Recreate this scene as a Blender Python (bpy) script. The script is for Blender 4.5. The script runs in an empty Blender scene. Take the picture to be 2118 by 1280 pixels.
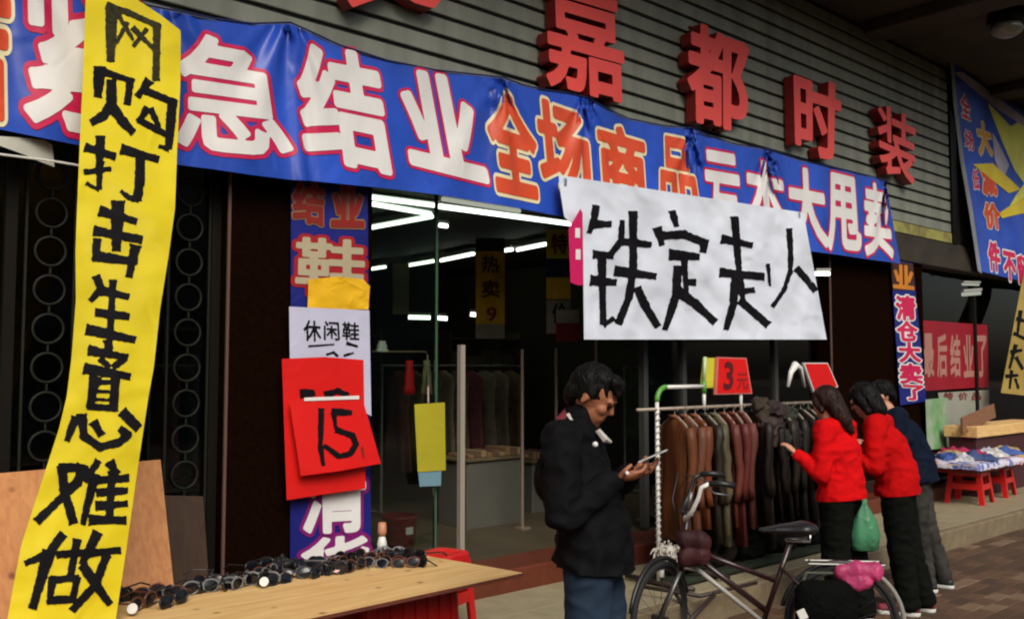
import bpy, bmesh, math, random
import numpy as np
from mathutils import Vector, Matrix, noise
random.seed(7)
R = math.radians
SC = bpy.context.scene
COL = SC.collection

# ------------------------------------------------------------------ camera
FPX, CX, CY, HORIZ, YAW, EYE = 1950.0, 1059.0, 640.0, 765.0, R(47.6), 1.68
PITCH = math.atan((HORIZ - CY) / FPX)
Fw = Vector((math.cos(YAW) * math.cos(PITCH), math.sin(YAW) * math.cos(PITCH), math.sin(PITCH)))
Rt = Vector((math.sin(YAW), -math.cos(YAW), 0))
Up = Rt.cross(Fw)
CAM = Vector((0, 0, EYE))
cd = bpy.data.cameras.new('camera'); cam = bpy.data.objects.new('camera', cd); COL.objects.link(cam)
cd.sensor_width = 36; cd.lens = 36 * FPX / 2118; cd.clip_start = .05; cd.clip_end = 2000
M = Matrix((Rt, Up, -Fw)).transposed().to_4x4(); M.translation = CAM
cam.matrix_world = M
SC.camera = cam

# ------------------------------------------------------------------ light
W = bpy.data.worlds.new('World'); SC.world = W; W.use_nodes = True
nt = W.node_tree; nt.nodes.clear()
sky = nt.nodes.new('ShaderNodeTexSky'); sky.sky_type = 'NISHITA'; sky.sun_disc = False
SUN_EL, SUN_AZ = R(41), R(204)
sky.sun_elevation = SUN_EL; sky.sun_rotation = SUN_AZ; sky.air_density = 1.0; sky.dust_density = 4.0; sky.ozone_density = .6
bg = nt.nodes.new('ShaderNodeBackground'); bg.inputs[1].default_value = .115
wo = nt.nodes.new('ShaderNodeOutputWorld')
nt.links.new(sky.outputs[0], bg.inputs[0]); nt.links.new(bg.outputs[0], wo.inputs[0])
sl = bpy.data.lights.new('sun', 'SUN'); sl.energy = 2.1; sl.angle = R(32); sl.color = (1, .955, .88)
so = bpy.data.objects.new('sun', sl); COL.objects.link(so)
sd = Vector((math.sin(SUN_AZ) * math.cos(SUN_EL), math.cos(SUN_AZ) * math.cos(SUN_EL), math.sin(SUN_EL)))
so.rotation_euler = sd.to_track_quat('Z', 'Y').to_euler(); so.location = (0, -10, 20)
vs = SC.view_settings; vs.view_transform = 'Standard'; vs.look = 'None'; vs.gamma = 1; vs.use_curve_mapping = False
vs.exposure = 0.06
SC.cycles.pixel_filter_type = 'BLACKMAN_HARRIS'; SC.cycles.filter_width = 2.1
SC.cycles.max_bounces = 6; SC.cycles.transparent_max_bounces = 12
SC.cycles.sample_clamp_indirect = 3.0; SC.cycles.caustics_reflective = False; SC.cycles.caustics_refractive = False
SC.cycles.use_denoising = True

# ------------------------------------------------------------------ projection helpers
def ray(px, py):
    return Fw + Rt * ((px - CX) / FPX) + Up * ((CY - py) / FPX)
def PY(px, py, Y):
    d = ray(px, py); return CAM + d * (Y / d.y)
def PZ(px, py, Z):
    d = ray(px, py); return CAM + d * ((Z - EYE) / d.z)
def PD(px, py, D):
    return CAM + ray(px, py) * D
def PG(px, py, g):
    """point where the view ray meets the height field y = g(x, z)"""
    Y = 5.0
    for _ in range(9):
        p = PY(px, py, Y); Y = g(p.x, p.z)
    return PY(px, py, Y)

# ------------------------------------------------------------------ materials
MATS = {}
def mat(name, col, rough=.6, var=.0, scale=8, bump=0., bscale=60, metal=0., col2=None, spec=.5, coat=0., trans=0.):
    if name in MATS: return MATS[name]
    m = bpy.data.materials.new(name); m.use_nodes = True; MATS[name] = m
    t = m.node_tree; b = t.nodes['Principled BSDF']
    b.inputs['Base Color'].default_value = (*col, 1); b.inputs['Roughness'].default_value = rough
    b.inputs['Metallic'].default_value = metal
    b.inputs['Specular IOR Level'].default_value = spec; b.inputs['Coat Weight'].default_value = coat
    tc = t.nodes.new('ShaderNodeTexCoord')
    if var or col2:
        n = t.nodes.new('ShaderNodeTexNoise'); n.inputs['Scale'].default_value = scale; n.inputs['Detail'].default_value = 6
        n.inputs['Roughness'].default_value = .62
        t.links.new(tc.outputs['Object'], n.inputs['Vector'])
        cr = t.nodes.new('ShaderNodeValToRGB'); cr.color_ramp.elements[0].position = .3; cr.color_ramp.elements[1].position = .7
        c2 = col2 or tuple(c * (1 - var) for c in col)
        cr.color_ramp.elements[0].color = (*c2, 1); cr.color_ramp.elements[1].color = (*[min(1, c * (1 + var * .4)) for c in col], 1)
        t.links.new(n.outputs['Fac'], cr.inputs[0]); t.links.new(cr.outputs[0], b.inputs['Base Color'])
    if bump:
        n2 = t.nodes.new('ShaderNodeTexNoise'); n2.inputs['Scale'].default_value = bscale; n2.inputs['Detail'].default_value = 4
        t.links.new(tc.outputs['Object'], n2.inputs['Vector'])
        bp = t.nodes.new('ShaderNodeBump'); bp.inputs['Strength'].default_value = min(1, bump); bp.inputs['Distance'].default_value = .01
        t.links.new(n2.outputs['Fac'], bp.inputs['Height']); t.links.new(bp.outputs[0], b.inputs['Normal'])
    return m
def emis(name, col, s):
    m = bpy.data.materials.new(name); m.use_nodes = True; t = m.node_tree; t.nodes.clear()
    e = t.nodes.new('ShaderNodeEmission'); e.inputs[0].default_value = (*col, 1); e.inputs[1].default_value = s
    o = t.nodes.new('ShaderNodeOutputMaterial'); t.links.new(e.outputs[0], o.inputs[0]); MATS[name] = m; return m
def glassmat():
    m = bpy.data.materials.new('window_glass'); m.use_nodes = True; t = m.node_tree; t.nodes.clear()
    tr = t.nodes.new('ShaderNodeBsdfTransparent'); tr.inputs[0].default_value = (.84, .90, .85, 1)
    gl = t.nodes.new('ShaderNodeBsdfGlossy'); gl.inputs['Roughness'].default_value = .03
    fr = t.nodes.new('ShaderNodeFresnel'); fr.inputs[0].default_value = 1.48
    mx = t.nodes.new('ShaderNodeMixShader'); o = t.nodes.new('ShaderNodeOutputMaterial')
    t.links.new(fr.outputs[0], mx.inputs[0]); t.links.new(tr.outputs[0], mx.inputs[1]); t.links.new(gl.outputs[0], mx.inputs[2])
    t.links.new(mx.outputs[0], o.inputs[0]); MATS['glass'] = m; return m
def woodmat(name, c1, c2, knots=True, axis=0, sc=1.0):
    m = bpy.data.materials.new(name); m.use_nodes = True; t = m.node_tree; b = t.nodes['Principled BSDF']
    b.inputs['Roughness'].default_value = .55
    tc = t.nodes.new('ShaderNodeTexCoord'); mp = t.nodes.new('ShaderNodeMapping')
    s = [14 * sc, 14 * sc, 14 * sc]; s[axis] = 1.2 * sc; mp.inputs['Scale'].default_value = s
    t.links.new(tc.outputs['Object'], mp.inputs[0])
    n = t.nodes.new('ShaderNodeTexNoise'); n.inputs['Scale'].default_value = 2.2; n.inputs['Detail'].default_value = 7
    n.inputs['Distortion'].default_value = .8
    t.links.new(mp.outputs[0], n.inputs['Vector'])
    cr = t.nodes.new('ShaderNodeValToRGB'); cr.color_ramp.elements[0].position = .28; cr.color_ramp.elements[1].position = .72
    cr.color_ramp.elements[0].color = (*c2, 1); cr.color_ramp.elements[1].color = (*c1, 1)
    t.links.new(n.outputs['Fac'], cr.inputs[0]); last = cr.outputs[0]
    if knots:
        v = t.nodes.new('ShaderNodeTexVoronoi'); v.inputs['Scale'].default_value = 6.5
        t.links.new(tc.outputs['Object'], v.inputs['Vector'])
        k = t.nodes.new('ShaderNodeValToRGB'); k.color_ramp.elements[0].position = .05; k.color_ramp.elements[1].position = .16
        k.color_ramp.elements[0].color = (.25, .1, .05, 1); k.color_ramp.elements[1].color = (1, 1, 1, 1)
        t.links.new(v.outputs['Distance'], k.inputs[0])
        mm = t.nodes.new('ShaderNodeMix'); mm.data_type = 'RGBA'; mm.blend_type = 'MULTIPLY'; mm.inputs[0].default_value = .8
        t.links.new(last, mm.inputs[6]); t.links.new(k.outputs[0], mm.inputs[7]); last = mm.outputs[2]
    t.links.new(last, b.inputs['Base Color']); MATS[name] = m; return m
def clothmat(name, col, rough=.45, wr=.5, sc=9, var=.15, spec=.35, stretch=(1, 1, 1)):
    """printed banner cloth or paper: creases as bump"""
    m = bpy.data.materials.new(name); m.use_nodes = True; t = m.node_tree; b = t.nodes['Principled BSDF']
    b.inputs['Roughness'].default_value = rough; b.inputs['Specular IOR Level'].default_value = spec
    tc = t.nodes.new('ShaderNodeTexCoord')
    mp = t.nodes.new('ShaderNodeMapping'); mp.inputs['Scale'].default_value = stretch; t.links.new(tc.outputs['Object'], mp.inputs[0])
    n = t.nodes.new('ShaderNodeTexNoise'); n.inputs['Scale'].default_value = sc * .5; n.inputs['Detail'].default_value = 5
    t.links.new(mp.outputs[0], n.inputs['Vector'])
    cr = t.nodes.new('ShaderNodeValToRGB'); cr.color_ramp.elements[0].position = .3; cr.color_ramp.elements[1].position = .7
    cr.color_ramp.elements[0].color = (*[c * (1 - var) for c in col], 1); cr.color_ramp.elements[1].color = (*col, 1)
    t.links.new(n.outputs['Fac'], cr.inputs[0]); t.links.new(cr.outputs[0], b.inputs['Base Color'])
    v = t.nodes.new('ShaderNodeTexNoise'); v.inputs['Scale'].default_value = sc; v.inputs['Detail'].default_value = 3
    v.inputs['Distortion'].default_value = 1.5; v.noise_type = 'RIDGED_MULTIFRACTAL'
    t.links.new(mp.outputs[0], v.inputs['Vector'])
    bp = t.nodes.new('ShaderNodeBump'); bp.inputs['Strength'].default_value = wr; bp.inputs['Distance'].default_value = .012
    t.links.new(v.outputs['Fac'], bp.inputs['Height']); t.links.new(bp.outputs[0], b.inputs['Normal'])
    MATS[name] = m; return m

# ------------------------------------------------------------------ object helpers
def tag(o, label=None, cat=None, group=None, kind=None):
    if label: o['label'] = label
    if cat: o['category'] = cat
    if group: o['group'] = group
    if kind: o['kind'] = kind
    return o
def empty(name, loc, rz=0, **k):
    o = bpy.data.objects.new(name, None); COL.objects.link(o); o.location = loc; o.rotation_euler = (0, 0, rz); o.empty_display_size = .1
    return tag(o, **k)
def link(name, me, m, parent=None, smooth=False, **k):
    o = bpy.data.objects.new(name, me); COL.objects.link(o)
    if m is not None:
        me.materials.clear()
        for x in (m if isinstance(m, (list, tuple)) else [m]): me.materials.append(x)
    if smooth: me.polygons.foreach_set('use_smooth', [True] * len(me.polygons))
    if parent: o.parent = parent
    return tag(o, **k)
def pyd(name, vs_, fs, m, parent=None, smooth=False, **k):
    me = bpy.data.meshes.new(name); me.from_pydata([tuple(v) for v in vs_], [], fs); me.update()
    return link(name, me, m, parent, smooth, **k)
def bmo(name, bm, m, parent=None, smooth=False, **k):
    me = bpy.data.meshes.new(name); bmesh.ops.recalc_face_normals(bm, faces=bm.faces); bm.to_mesh(me); bm.free()
    return link(name, me, m, parent, smooth, **k)
def unparent_world(o, parent):
    """mesh given in world coordinates, parented to an empty standing elsewhere"""
    o.parent = parent; o.matrix_parent_inverse = parent_matrix(parent).inverted(); return o
def parent_matrix(p):
    m = Matrix.LocRotScale(p.location, p.rotation_euler, p.scale)
    return m if not p.parent else parent_matrix(p.parent) @ p.matrix_parent_inverse @ m
def box(bm, x0, x1, y0, y1, z0, z1, bev=0., mi=0):
    r = bmesh.ops.create_cube(bm, size=1)
    for v in r['verts']:
        v.co = Vector(((x0 + x1) / 2 + v.co.x * (x1 - x0), (y0 + y1) / 2 + v.co.y * (y1 - y0), (z0 + z1) / 2 + v.co.z * (z1 - z0)))
    if bev:
        es = list({e for v in r['verts'] for e in v.link_edges})
        bmesh.ops.bevel(bm, geom=es, offset=bev, segments=1, affect='EDGES')
    return bm
def boxo(name, x0, x1, y0, y1, z0, z1, m, parent=None, bev=0., **k):
    return bmo(name, box(bmesh.new(), x0, x1, y0, y1, z0, z1, bev), m, parent, **k)
def frame(d):
    d = d.normalized(); a = Vector((0, 0, 1)) if abs(d.z) < .9 else Vector((1, 0, 0))
    u = d.cross(a).normalized(); return u, d.cross(u).normalized()
def tube(bm, pts, r, seg=8, cap=True, closed=False):
    pts = [Vector(p) for p in pts]; n = len(pts); rings = []
    rs = r if isinstance(r, (list, tuple)) else [r] * n
    u0 = None
    for i, p in enumerate(pts):
        if closed: d = pts[(i + 1) % n] - pts[i - 1]
        else: d = pts[min(i + 1, n - 1)] - pts[max(i - 1, 0)]
        d.normalize()
        if u0 is None: u, v = frame(d)
        else:
            u = (u0 - d * u0.dot(d)).normalized(); v = d.cross(u).normalized()
        u0 = u
        rings.append([bm.verts.new(p + (u * math.cos(2 * math.pi * k / seg) + v * math.sin(2 * math.pi * k / seg)) * rs[i]) for k in range(seg)])
    m = n if closed else n - 1
    for i in range(m):
        a, b = rings[i], rings[(i + 1) % n]
        for k in range(seg): bm.faces.new((a[k], a[(k + 1) % seg], b[(k + 1) % seg], b[k]))
    if cap and not closed:
        bm.faces.new(rings[0][::-1]); bm.faces.new(rings[-1])
    return bm
def arc(c, u, v, r, a0, a1, n):
    c, u, v = Vector(c), Vector(u), Vector(v)
    return [c + (u * math.cos(R(a0 + (a1 - a0) * i / n)) + v * math.sin(R(a0 + (a1 - a0) * i / n))) * r for i in range(n + 1)]
def copy_tree(o, parent=None, label=None):
    c = o.copy(); COL.objects.link(c)
    if parent: c.parent = parent
    if label: c['label'] = label
    for ch in list(KIDS.get(o.name, [])): copy_tree(ch, c)
    return c
KIDS = {}
def kids_index():
    KIDS.clear()
    for o in bpy.data.objects:
        if o.parent: KIDS.setdefault(o.parent.name, []).append(o)

# ------------------------------------------------------------------ glyphs as distance fields, meshed by marching squares
def msq(F, P, lv=0.0):
    """F[ny,nx] field (inside < lv); P[ny,nx] list of 2D/3D points; returns verts, faces"""
    ny, nx = F.shape; S = F < lv; V = []; idx = {}; faces = []
    def cv(j, i):
        k = ('c', j, i)
        if k not in idx: idx[k] = len(V); V.append(tuple(P[j, i]))
        return idx[k]
    def ev(j, i, j2, i2):
        k = (j, i, j2, i2) if (j, i) < (j2, i2) else (j2, i2, j, i)
        if k not in idx:
            a, b = F[k[0], k[1]] - lv, F[k[2], k[3]] - lv; t = a / (a - b); t = min(.98, max(.02, t))
            idx[k] = len(V); V.append(tuple(P[k[0], k[1]] * (1 - t) + P[k[2], k[3]] * t))
        return idx[k]
    any4 = S[:-1, :-1] | S[1:, :-1] | S[:-1, 1:] | S[1:, 1:]
    for j, i in np.argwhere(any4):
        cs = [(j, i), (j, i + 1), (j + 1, i + 1), (j + 1, i)]; ins = [S[c] for c in cs]
        if all(ins): faces.append([cv(*c) for c in cs]); continue
        if ins == [True, False, True, False] or ins == [False, True, False, True]:
            for q in range(4):
                if ins[q]:
                    a, b, c = cs[q - 1], cs[q], cs[(q + 1) % 4]
                    faces.append([ev(*a, *b), cv(*b), ev(*b, *c)])
            continue
        f = []
        for q in range(4):
            a, b = cs[q], cs[(q + 1) % 4]
            if ins[q]: f.append(cv(*a))
            if ins[q] != ins[(q + 1) % 4]: f.append(ev(*a, *b))
        if len(f) > 2: faces.append(f)
    return V, faces
_tc = bpy.data.curves.new('glyph_source', 'FONT'); _to = bpy.data.objects.new('glyph_source', _tc); COL.objects.link(_to)
_tc.resolution_u = 3
GF = {}
def seg_dist(X, Y, a, b):
    ax, ay = a; bx, by = b; dx, dy = bx - ax, by - ay; L = dx * dx + dy * dy + 1e-12
    t = np.clip(((X - ax) * dx + (Y - ay) * dy) / L, 0, 1)
    return np.hypot(X - ax - t * dx, Y - ay - t * dy), t
def glyph_field(ch, N=64, pad=.14):
    """signed distance of a glyph whose bounding box is the unit square (y down)"""
    if (ch, N) in GF: return GF[ch, N]
    _tc.body = ch; bpy.context.view_layer.update()
    me = bpy.data.meshes.new_from_object(_to.evaluated_get(bpy.context.evaluated_depsgraph_get()))
    co = np.array([v.co[:2] for v in me.vertices]); lo, hi = co.min(0), co.max(0)
    asp = (hi[0] - lo[0]) / (hi[1] - lo[1])
    sx = 1 / (hi[0] - lo[0]); sy = 1 / (hi[1] - lo[1])
    co = np.stack([(co[:, 0] - lo[0]) * sx, (hi[1] - co[:, 1]) * sy], 1)
    if asp < .45: pass
    xs = np.linspace(-pad, 1 + pad, int(N * (1 + 2 * pad))); X, Y = np.meshgrid(xs, xs)
    inside = np.zeros_like(X, bool); cnt = {}
    me.calc_loop_triangles()
    for t in me.loop_triangles:
        a, b, c = (co[i] for i in t.vertices)
        d1 = (X - b[0]) * (a[1] - b[1]) - (a[0] - b[0]) * (Y - b[1])
        d2 = (X - c[0]) * (b[1] - c[1]) - (b[0] - c[0]) * (Y - c[1])
        d3 = (X - a[0]) * (c[1] - a[1]) - (c[0] - a[0]) * (Y - a[1])
        inside |= ((d1 >= 0) & (d2 >= 0) & (d3 >= 0)) | ((d1 <= 0) & (d2 <= 0) & (d3 <= 0))
        tv = t.vertices
        for q in range(3):
            e = tuple(sorted((tuple(np.round(co[tv[q]], 5)), tuple(np.round(co[tv[(q + 1) % 3]], 5)))))
            cnt[e] = cnt.get(e, 0) + 1
    D = np.full_like(X, 9.)
    for (a, b), n in cnt.items():
        if n == 1: D = np.minimum(D, seg_dist(X, Y, a, b)[0])
    D = np.where(inside, -D, D); bpy.data.meshes.remove(me)
    GF[ch, N] = (D, X, Y); return GF[ch, N]
def bil(q, X, Y):
    q = [np.array(p, float) for p in q]; X = X[..., None]; Y = Y[..., None]
    return q[0] * (1 - X) * (1 - Y) + q[1] * X * (1 - Y) + q[2] * X * Y + q[3] * (1 - X) * Y
def glyph_px(name, ch, quad, g, m, parent, lv=.03, eps=.004, N=64, rough=0., **k):
    """glyph printed on the height field g inside the pixel quad (TL TR BR BL)"""
    D, X, Y = glyph_field(ch, N)
    Pq = bil(quad, X, Y)
    if rough:
        D = D + rough * np.array([[noise.noise(Vector((a * 9, b * 9, 3))) for a in X[0]] for b in Y[:, 0]])
    V, Fc = msq(D, Pq, lv); out = []
    for v in V:
        p = PG(v[0], v[1], g); d = (CAM - p).normalized(); out.append(p + Vector((0, -eps, 0)))
    o = pyd(name, out, Fc, m, None, True, **k); unparent_world(o, parent); return o
def glyph_layers(ch, quad, g, layers, parent, N=64, **k):
    """first layer (widest) is the part, the layers printed over it are its sub-parts"""
    top = None
    for i, (m, lv) in enumerate(layers):
        o = glyph_px('printed_character' if i == 0 else 'character_face', ch, quad, g, m, parent, lv, .004 + .0035 * i, N)
        if top is None: top = o
        else:
            o.parent = top; o.matrix_parent_inverse = Matrix()
            o.matrix_parent_inverse = Matrix.Identity(4)
    return top
def brush_px(name, strokes, g, m, parent, eps=.004, step=2.2, rough=.9, scale=1., **k):
    """hand painted character: strokes = [(width, (x,y), (x,y), ...)] in photo pixels"""
    pts = np.array([p for s in strokes for p in s[1:]], float); w = max(s[0] for s in strokes)
    lo = pts.min(0) - w; hi = pts.max(0) + w
    X, Y = np.meshgrid(np.arange(lo[0], hi[0] + step, step), np.arange(lo[1], hi[1] + step, step))
    D = np.full_like(X, 99.)
    for si, s in enumerate(strokes):
        n = len(s) - 2
        for i in range(n):
            a_, b_ = np.array(s[1 + i], float), np.array(s[2 + i], float); L = np.hypot(*(b_ - a_)) + 1e-6; u_ = (b_ - a_) / L
            al = (X - a_[0]) * u_[0] + (Y - a_[1]) * u_[1]; pe = np.abs(-(X - a_[0]) * u_[1] + (Y - a_[1]) * u_[0])
            d, t = seg_dist(X, Y, s[1 + i], s[2 + i])
            ww = s[0] * .58 * scale * (1.14 - .26 * (i + t) / max(1, n) + .10 * np.sin(t * 4.0 + si * 1.7 + i))
            e = d - ww
            if i == 0: e = np.where(al < 0, np.maximum(pe - ww + .25 * al, -al - ww * .7), e)
            if i == n - 1: e = np.where(al > L, np.maximum(pe - ww - .12 * (al - L), al - L - ww * .75), e)
            D = np.minimum(D, e)
    NZ = np.array([[noise.noise(Vector((a * .13, b * .13, w))) + .6 * noise.noise(Vector((a * .35, b * .35, w))) for a in X[0]] for b in Y[:, 0]])
    D = D + rough * NZ * 1.3
    V, Fc = msq(D, np.stack([X, Y], -1), 0)
    o = pyd(name, [PG(v[0], v[1], g) + Vector((0, -eps, 0)) for v in V], Fc, m, None, True, **k)
    unparent_world(o, parent); return o
def lerp_poly(pts, t):
    n = len(pts) - 1; f = min(max(t, 0), .99999) * n; i = int(f); a, b = pts[i], pts[i + 1]; f -= i
    return (a[0] * (1 - f) + b[0] * f, a[1] * (1 - f) + b[1] * f)
def sheet_px(name, A, B, g, nu, nv, m, parent=None, eps=0., **k):
    """sheet between pixel polylines A (top or left) and B (bottom or right) lying on height field g"""
    V = []
    for j in range(nv + 1):
        for i in range(nu + 1):
            a = lerp_poly(A, i / nu); b = lerp_poly(B, i / nu); t = j / nv
            V.append(PG(a[0] * (1 - t) + b[0] * t, a[1] * (1 - t) + b[1] * t, g) + Vector((0, -eps, 0)))
    Fs = [(j * (nu + 1) + i, j * (nu + 1) + i + 1, (j + 1) * (nu + 1) + i + 1, (j + 1) * (nu + 1) + i) for j in range(nv) for i in range(nu)]
    o = pyd(name, V, Fs, m, None, True, **k)
    if parent: unparent_world(o, parent)
    return o
def fbm(x, y, z=0, o=3):
    s = 0; a = 1
    for i in range(o): s += a * noise.noise(Vector((x, y, z + i * 7.3))); x *= 2; y *= 2; a *= .5
    return s

def cap(bm, a, b, ra, rb, sq=1., axis=None, seg=14):
    """tapered capsule; sq scales the section along 'axis'"""
    a, b = Vector(a), Vector(b); d = b - a; L = d.length
    if L < 1e-5: d = Vector((0, 0, 1)); L = 1e-5
    d.normalize()
    if axis is not None:
        u = Vector(axis); u = (u - d * u.dot(d)).normalized(); v = d.cross(u)
    else: u, v = frame(d)
    rings = []
    for i in range(5): th = R(-85 + i * 85 / 4.0); rings.append((a + d * ra * math.sin(th), ra * math.cos(th)))
    for i in range(1, 6): th = R(i * 85 / 5.0); rings.append((b + d * rb * math.sin(th), rb * math.cos(th))) if i > 0 else None
    rings.insert(5, (b, rb))
    rv = [[bm.verts.new(c + (u * math.cos(2 * math.pi * k / seg) * sq + v * math.sin(2 * math.pi * k / seg)) * r) for k in range(seg)] for c, r in rings]
    for p, q in zip(rv, rv[1:]):
        for k in range(seg): bm.faces.new((p[k], p[(k + 1) % seg], q[(k + 1) % seg], q[k]))
    bm.faces.new(rv[0][::-1]); bm.faces.new(rv[-1])
def ell(bm, c, rx, ry, rz, rot=None):
    r = bmesh.ops.create_icosphere(bm, subdivisions=3, radius=1)
    for v in r['verts']:
        p = Vector((v.co.x * rx, v.co.y * ry, v.co.z * rz))
        if rot is not None: p = rot @ p
        v.co = Vector(c) + p
def solid(name, bm, voxel, m, parent, smooth=4, fold=0., fseed=0, fs=(9, 9, 5), clip=None):
    me = bpy.data.meshes.new('tmp'); bmesh.ops.recalc_face_normals(bm, faces=bm.faces); bm.to_mesh(me); bm.free()
    ob = bpy.data.objects.new('tmp', me); COL.objects.link(ob)
    r = ob.modifiers.new('r', 'REMESH'); r.mode = 'VOXEL'; r.voxel_size = voxel
    s = ob.modifiers.new('s', 'SMOOTH'); s.iterations = smooth; s.factor = .5
    bpy.context.view_layer.update()
    e = ob.evaluated_get(bpy.context.evaluated_depsgraph_get()); out = bpy.data.meshes.new_from_object(e)
    bpy.data.objects.remove(ob); bpy.data.meshes.remove(me)
    if fold:
        nn = [v.normal.copy() for v in out.vertices]
        for v, n in zip(out.vertices, nn):
            p = v.co; f = noise.noise(Vector((p.x * fs[0], p.y * fs[1], p.z * fs[2] + fseed))); f2 = noise.noise(Vector((p.x * 14 + 5, p.y * 14, p.z * 22 + fseed)))
            v.co = p + n * (fold * (1 - 2.4 * abs(f)) + fold * .45 * f2)
    if clip:
        b2 = bmesh.new(); b2.from_mesh(out)
        for co, no in clip: bmesh.ops.bisect_plane(b2, geom=b2.verts[:] + b2.edges[:] + b2.faces[:], plane_co=co, plane_no=no, clear_outer=True)
        b2.to_mesh(out); b2.free()
    out.name = name
    return link(name, out, m, parent, True)

# ================================================================== materials
glassmat()
woodmat('plywood_light', (.82, .57, .25), (.64, .38, .13), True, 0)
woodmat('plywood_orange', (.60, .27, .085), (.44, .165, .05), True, 2)
woodmat('plywood_dark', (.060, .030, .012), (.035, .016, .006), False, 2)
m_sid = clothmat('siding_metal', (.265, .285, .235), .6, .04, 2.2, .35, .2, (5, 1, .5))
m_gap = mat('siding_gap', (.006, .006, .005), .8)
m_red = clothmat('sign_red', (.88, .085, .065), .35, .06, 3, .22, .4)
m_redd = mat('sign_red_side', (.20, .008, .008), .4)
m_pill = mat('pillar_granite', (.008, .0032, .0016), .7, .4, 30, 0, spec=.0)
m_dark = mat('dark_frame', (.008, .007, .005), .5, spec=.15)
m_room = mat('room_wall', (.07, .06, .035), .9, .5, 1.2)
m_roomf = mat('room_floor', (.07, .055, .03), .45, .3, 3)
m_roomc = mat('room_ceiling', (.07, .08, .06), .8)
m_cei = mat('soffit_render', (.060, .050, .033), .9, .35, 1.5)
m_tile = mat('walkway_tile', (.33, .29, .18), .5, .22, 5, .05, 80)
m_tile2 = mat('walkway_tile_b', (.30, .26, .155), .5, .25, 4, .05, 80)
m_kerb = mat('kerb_stone', (.22, .17, .10), .75, .3, 8, .3, 50)
m_joint = mat('joint_sand', (.05, .035, .02), .95, .3, 20)
BR = [mat('paver_%d' % i, c, .75, .3, 9, .4, 40) for i, c in enumerate([(.115, .062, .030), (.085, .046, .022), (.19, .120, .068), (.070, .038, .020)])]
m_step = mat('step_granite', (.13, .030, .014), .4, .25, 12)
m_asph = mat('paving_far', (.12, .075, .036), .85, .3, 3, .3, 30)
m_plr = mat('plastic_red', (.60, .012, .012), .35, .1, 6)
m_white = mat('white_paint', (.72, .72, .68), .4)
m_chrome = mat('chrome', (.6, .6, .6), .25, metal=1.)
m_black = mat('black_plastic', (.012, .012, .012), .4)
m_ink = mat('black_ink', (.008, .007, .009), .7, .3, 30, spec=.08)
m_dry = mat('dry_ink', (.040, .036, .014), .7, .7, 45, spec=.1, col2=(.012, .011, .006))
c_blue = clothmat('banner_blue', (.026, .095, .60), .33, .75, 5, .4, stretch=(1, 1, .6))
c_blued = clothmat('poster_blue', (.012, .018, .20), .45, .3, 6, .25)
c_white = clothmat('print_white', (.80, .80, .78), .45, .35, 6, .1, stretch=(1, 1, .6))
c_pink = clothmat('print_crimson', (.62, .015, .09), .45, .3, 6, .15)
c_oran = clothmat('print_orange', (.74, .085, .025), .42, .3, 6, .2)
c_cream = clothmat('print_cream', (.82, .74, .45), .45, .3, 6, .1)
c_yel = clothmat('paper_yellow', (.72, .58, .010), .6, .7, 4, .2, .3)
c_paper = clothmat('paper_white', (.74, .80, .90), .55, 1., 2.6, .12, .35)
c_redp = clothmat('paper_red', (.72, .010, .008), .55, .3, 4, .12, .3)
c_gold = clothmat('cloth_gold', (.80, .46, .01), .6, .8, 8, .2, .3)
c_mag = clothmat('card_magenta', (.60, .01, .12), .5, .1, 4, .1)
c_limey = clothmat('card_yellow_green', (.62, .60, .04), .5, .2, 4, .15)

# ================================================================== setting
FAS, GLS = 5.10, 5.26
KERB, STEP, WLK = 3.85, 4.84, .17
def plane(name, x0, x1, y0, y1, z, m, **k):
    return pyd(name, [(x0, y0, z), (x1, y0, z), (x1, y1, z), (x0, y1, z)], [(0, 1, 2, 3)], m, **k)
street = plane('street', -60, 90, -60, KERB, -.006, m_joint, kind='structure')
plane('ground', -150, 150, -150, 150, -.06, m_asph, kind='structure')
# pavers: 0.22 x 0.11, running bond, real recessed joints; nearest visible ones single
bmB = bmesh.new(); proto = {}
cand = []
bw, bh, gp = .236, .118, .008
row = 0; y = KERB - .004
while y > .6:
    off = (row % 2) * bw / 2
    for i in range(-4, 90):
        x = 1.0 + off + i * bw
        cand.append((x, y - bh, row))
    y -= bh; row += 1
def onscreen(p):
    v = Vector(p) - CAM; d = v.dot(Fw)
    if d < .3: return None
    px = CX + FPX * v.dot(Rt) / d; py = CY - FPX * v.dot(Up) / d
    return (px, py, d) if -10 < px < 2130 and -10 < py < 1292 else None
vis = []; rest = []
for c in cand:
    s = onscreen((c[0] + bw / 2, c[1] + bh / 2, 0))
    (vis if s else rest).append((s[2] if s else 99, c))
vis.sort(key=lambda t: t[0]); sing = [c for _, c in vis[:295]]; rest = [c for _, c in vis[295:]] + [c for _, c in rest]
def paver_mesh(mi):
    bm = bmesh.new(); box(bm, gp / 2, bw - gp / 2, gp / 2, bh - gp / 2, -.02, 0, .003)
    me = bpy.data.meshes.new('brick'); bm.to_mesh(me); bm.free(); me.materials.append(BR[mi]); return me
pm = [paver_mesh(i) for i in range(4)]
for c in sing:
    o = bpy.data.objects.new('brick', pm[random.choice([0, 0, 1, 1, 2, 3])]); COL.objects.link(o); o.parent = street
    o.location = (c[0], c[1], random.uniform(-.001, .0025)); o.rotation_euler = (random.uniform(-.006, .006), random.uniform(-.006, .006), random.uniform(-.008, .008))
bm = bmesh.new()
V = []; Fc = []; MI = []
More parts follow.
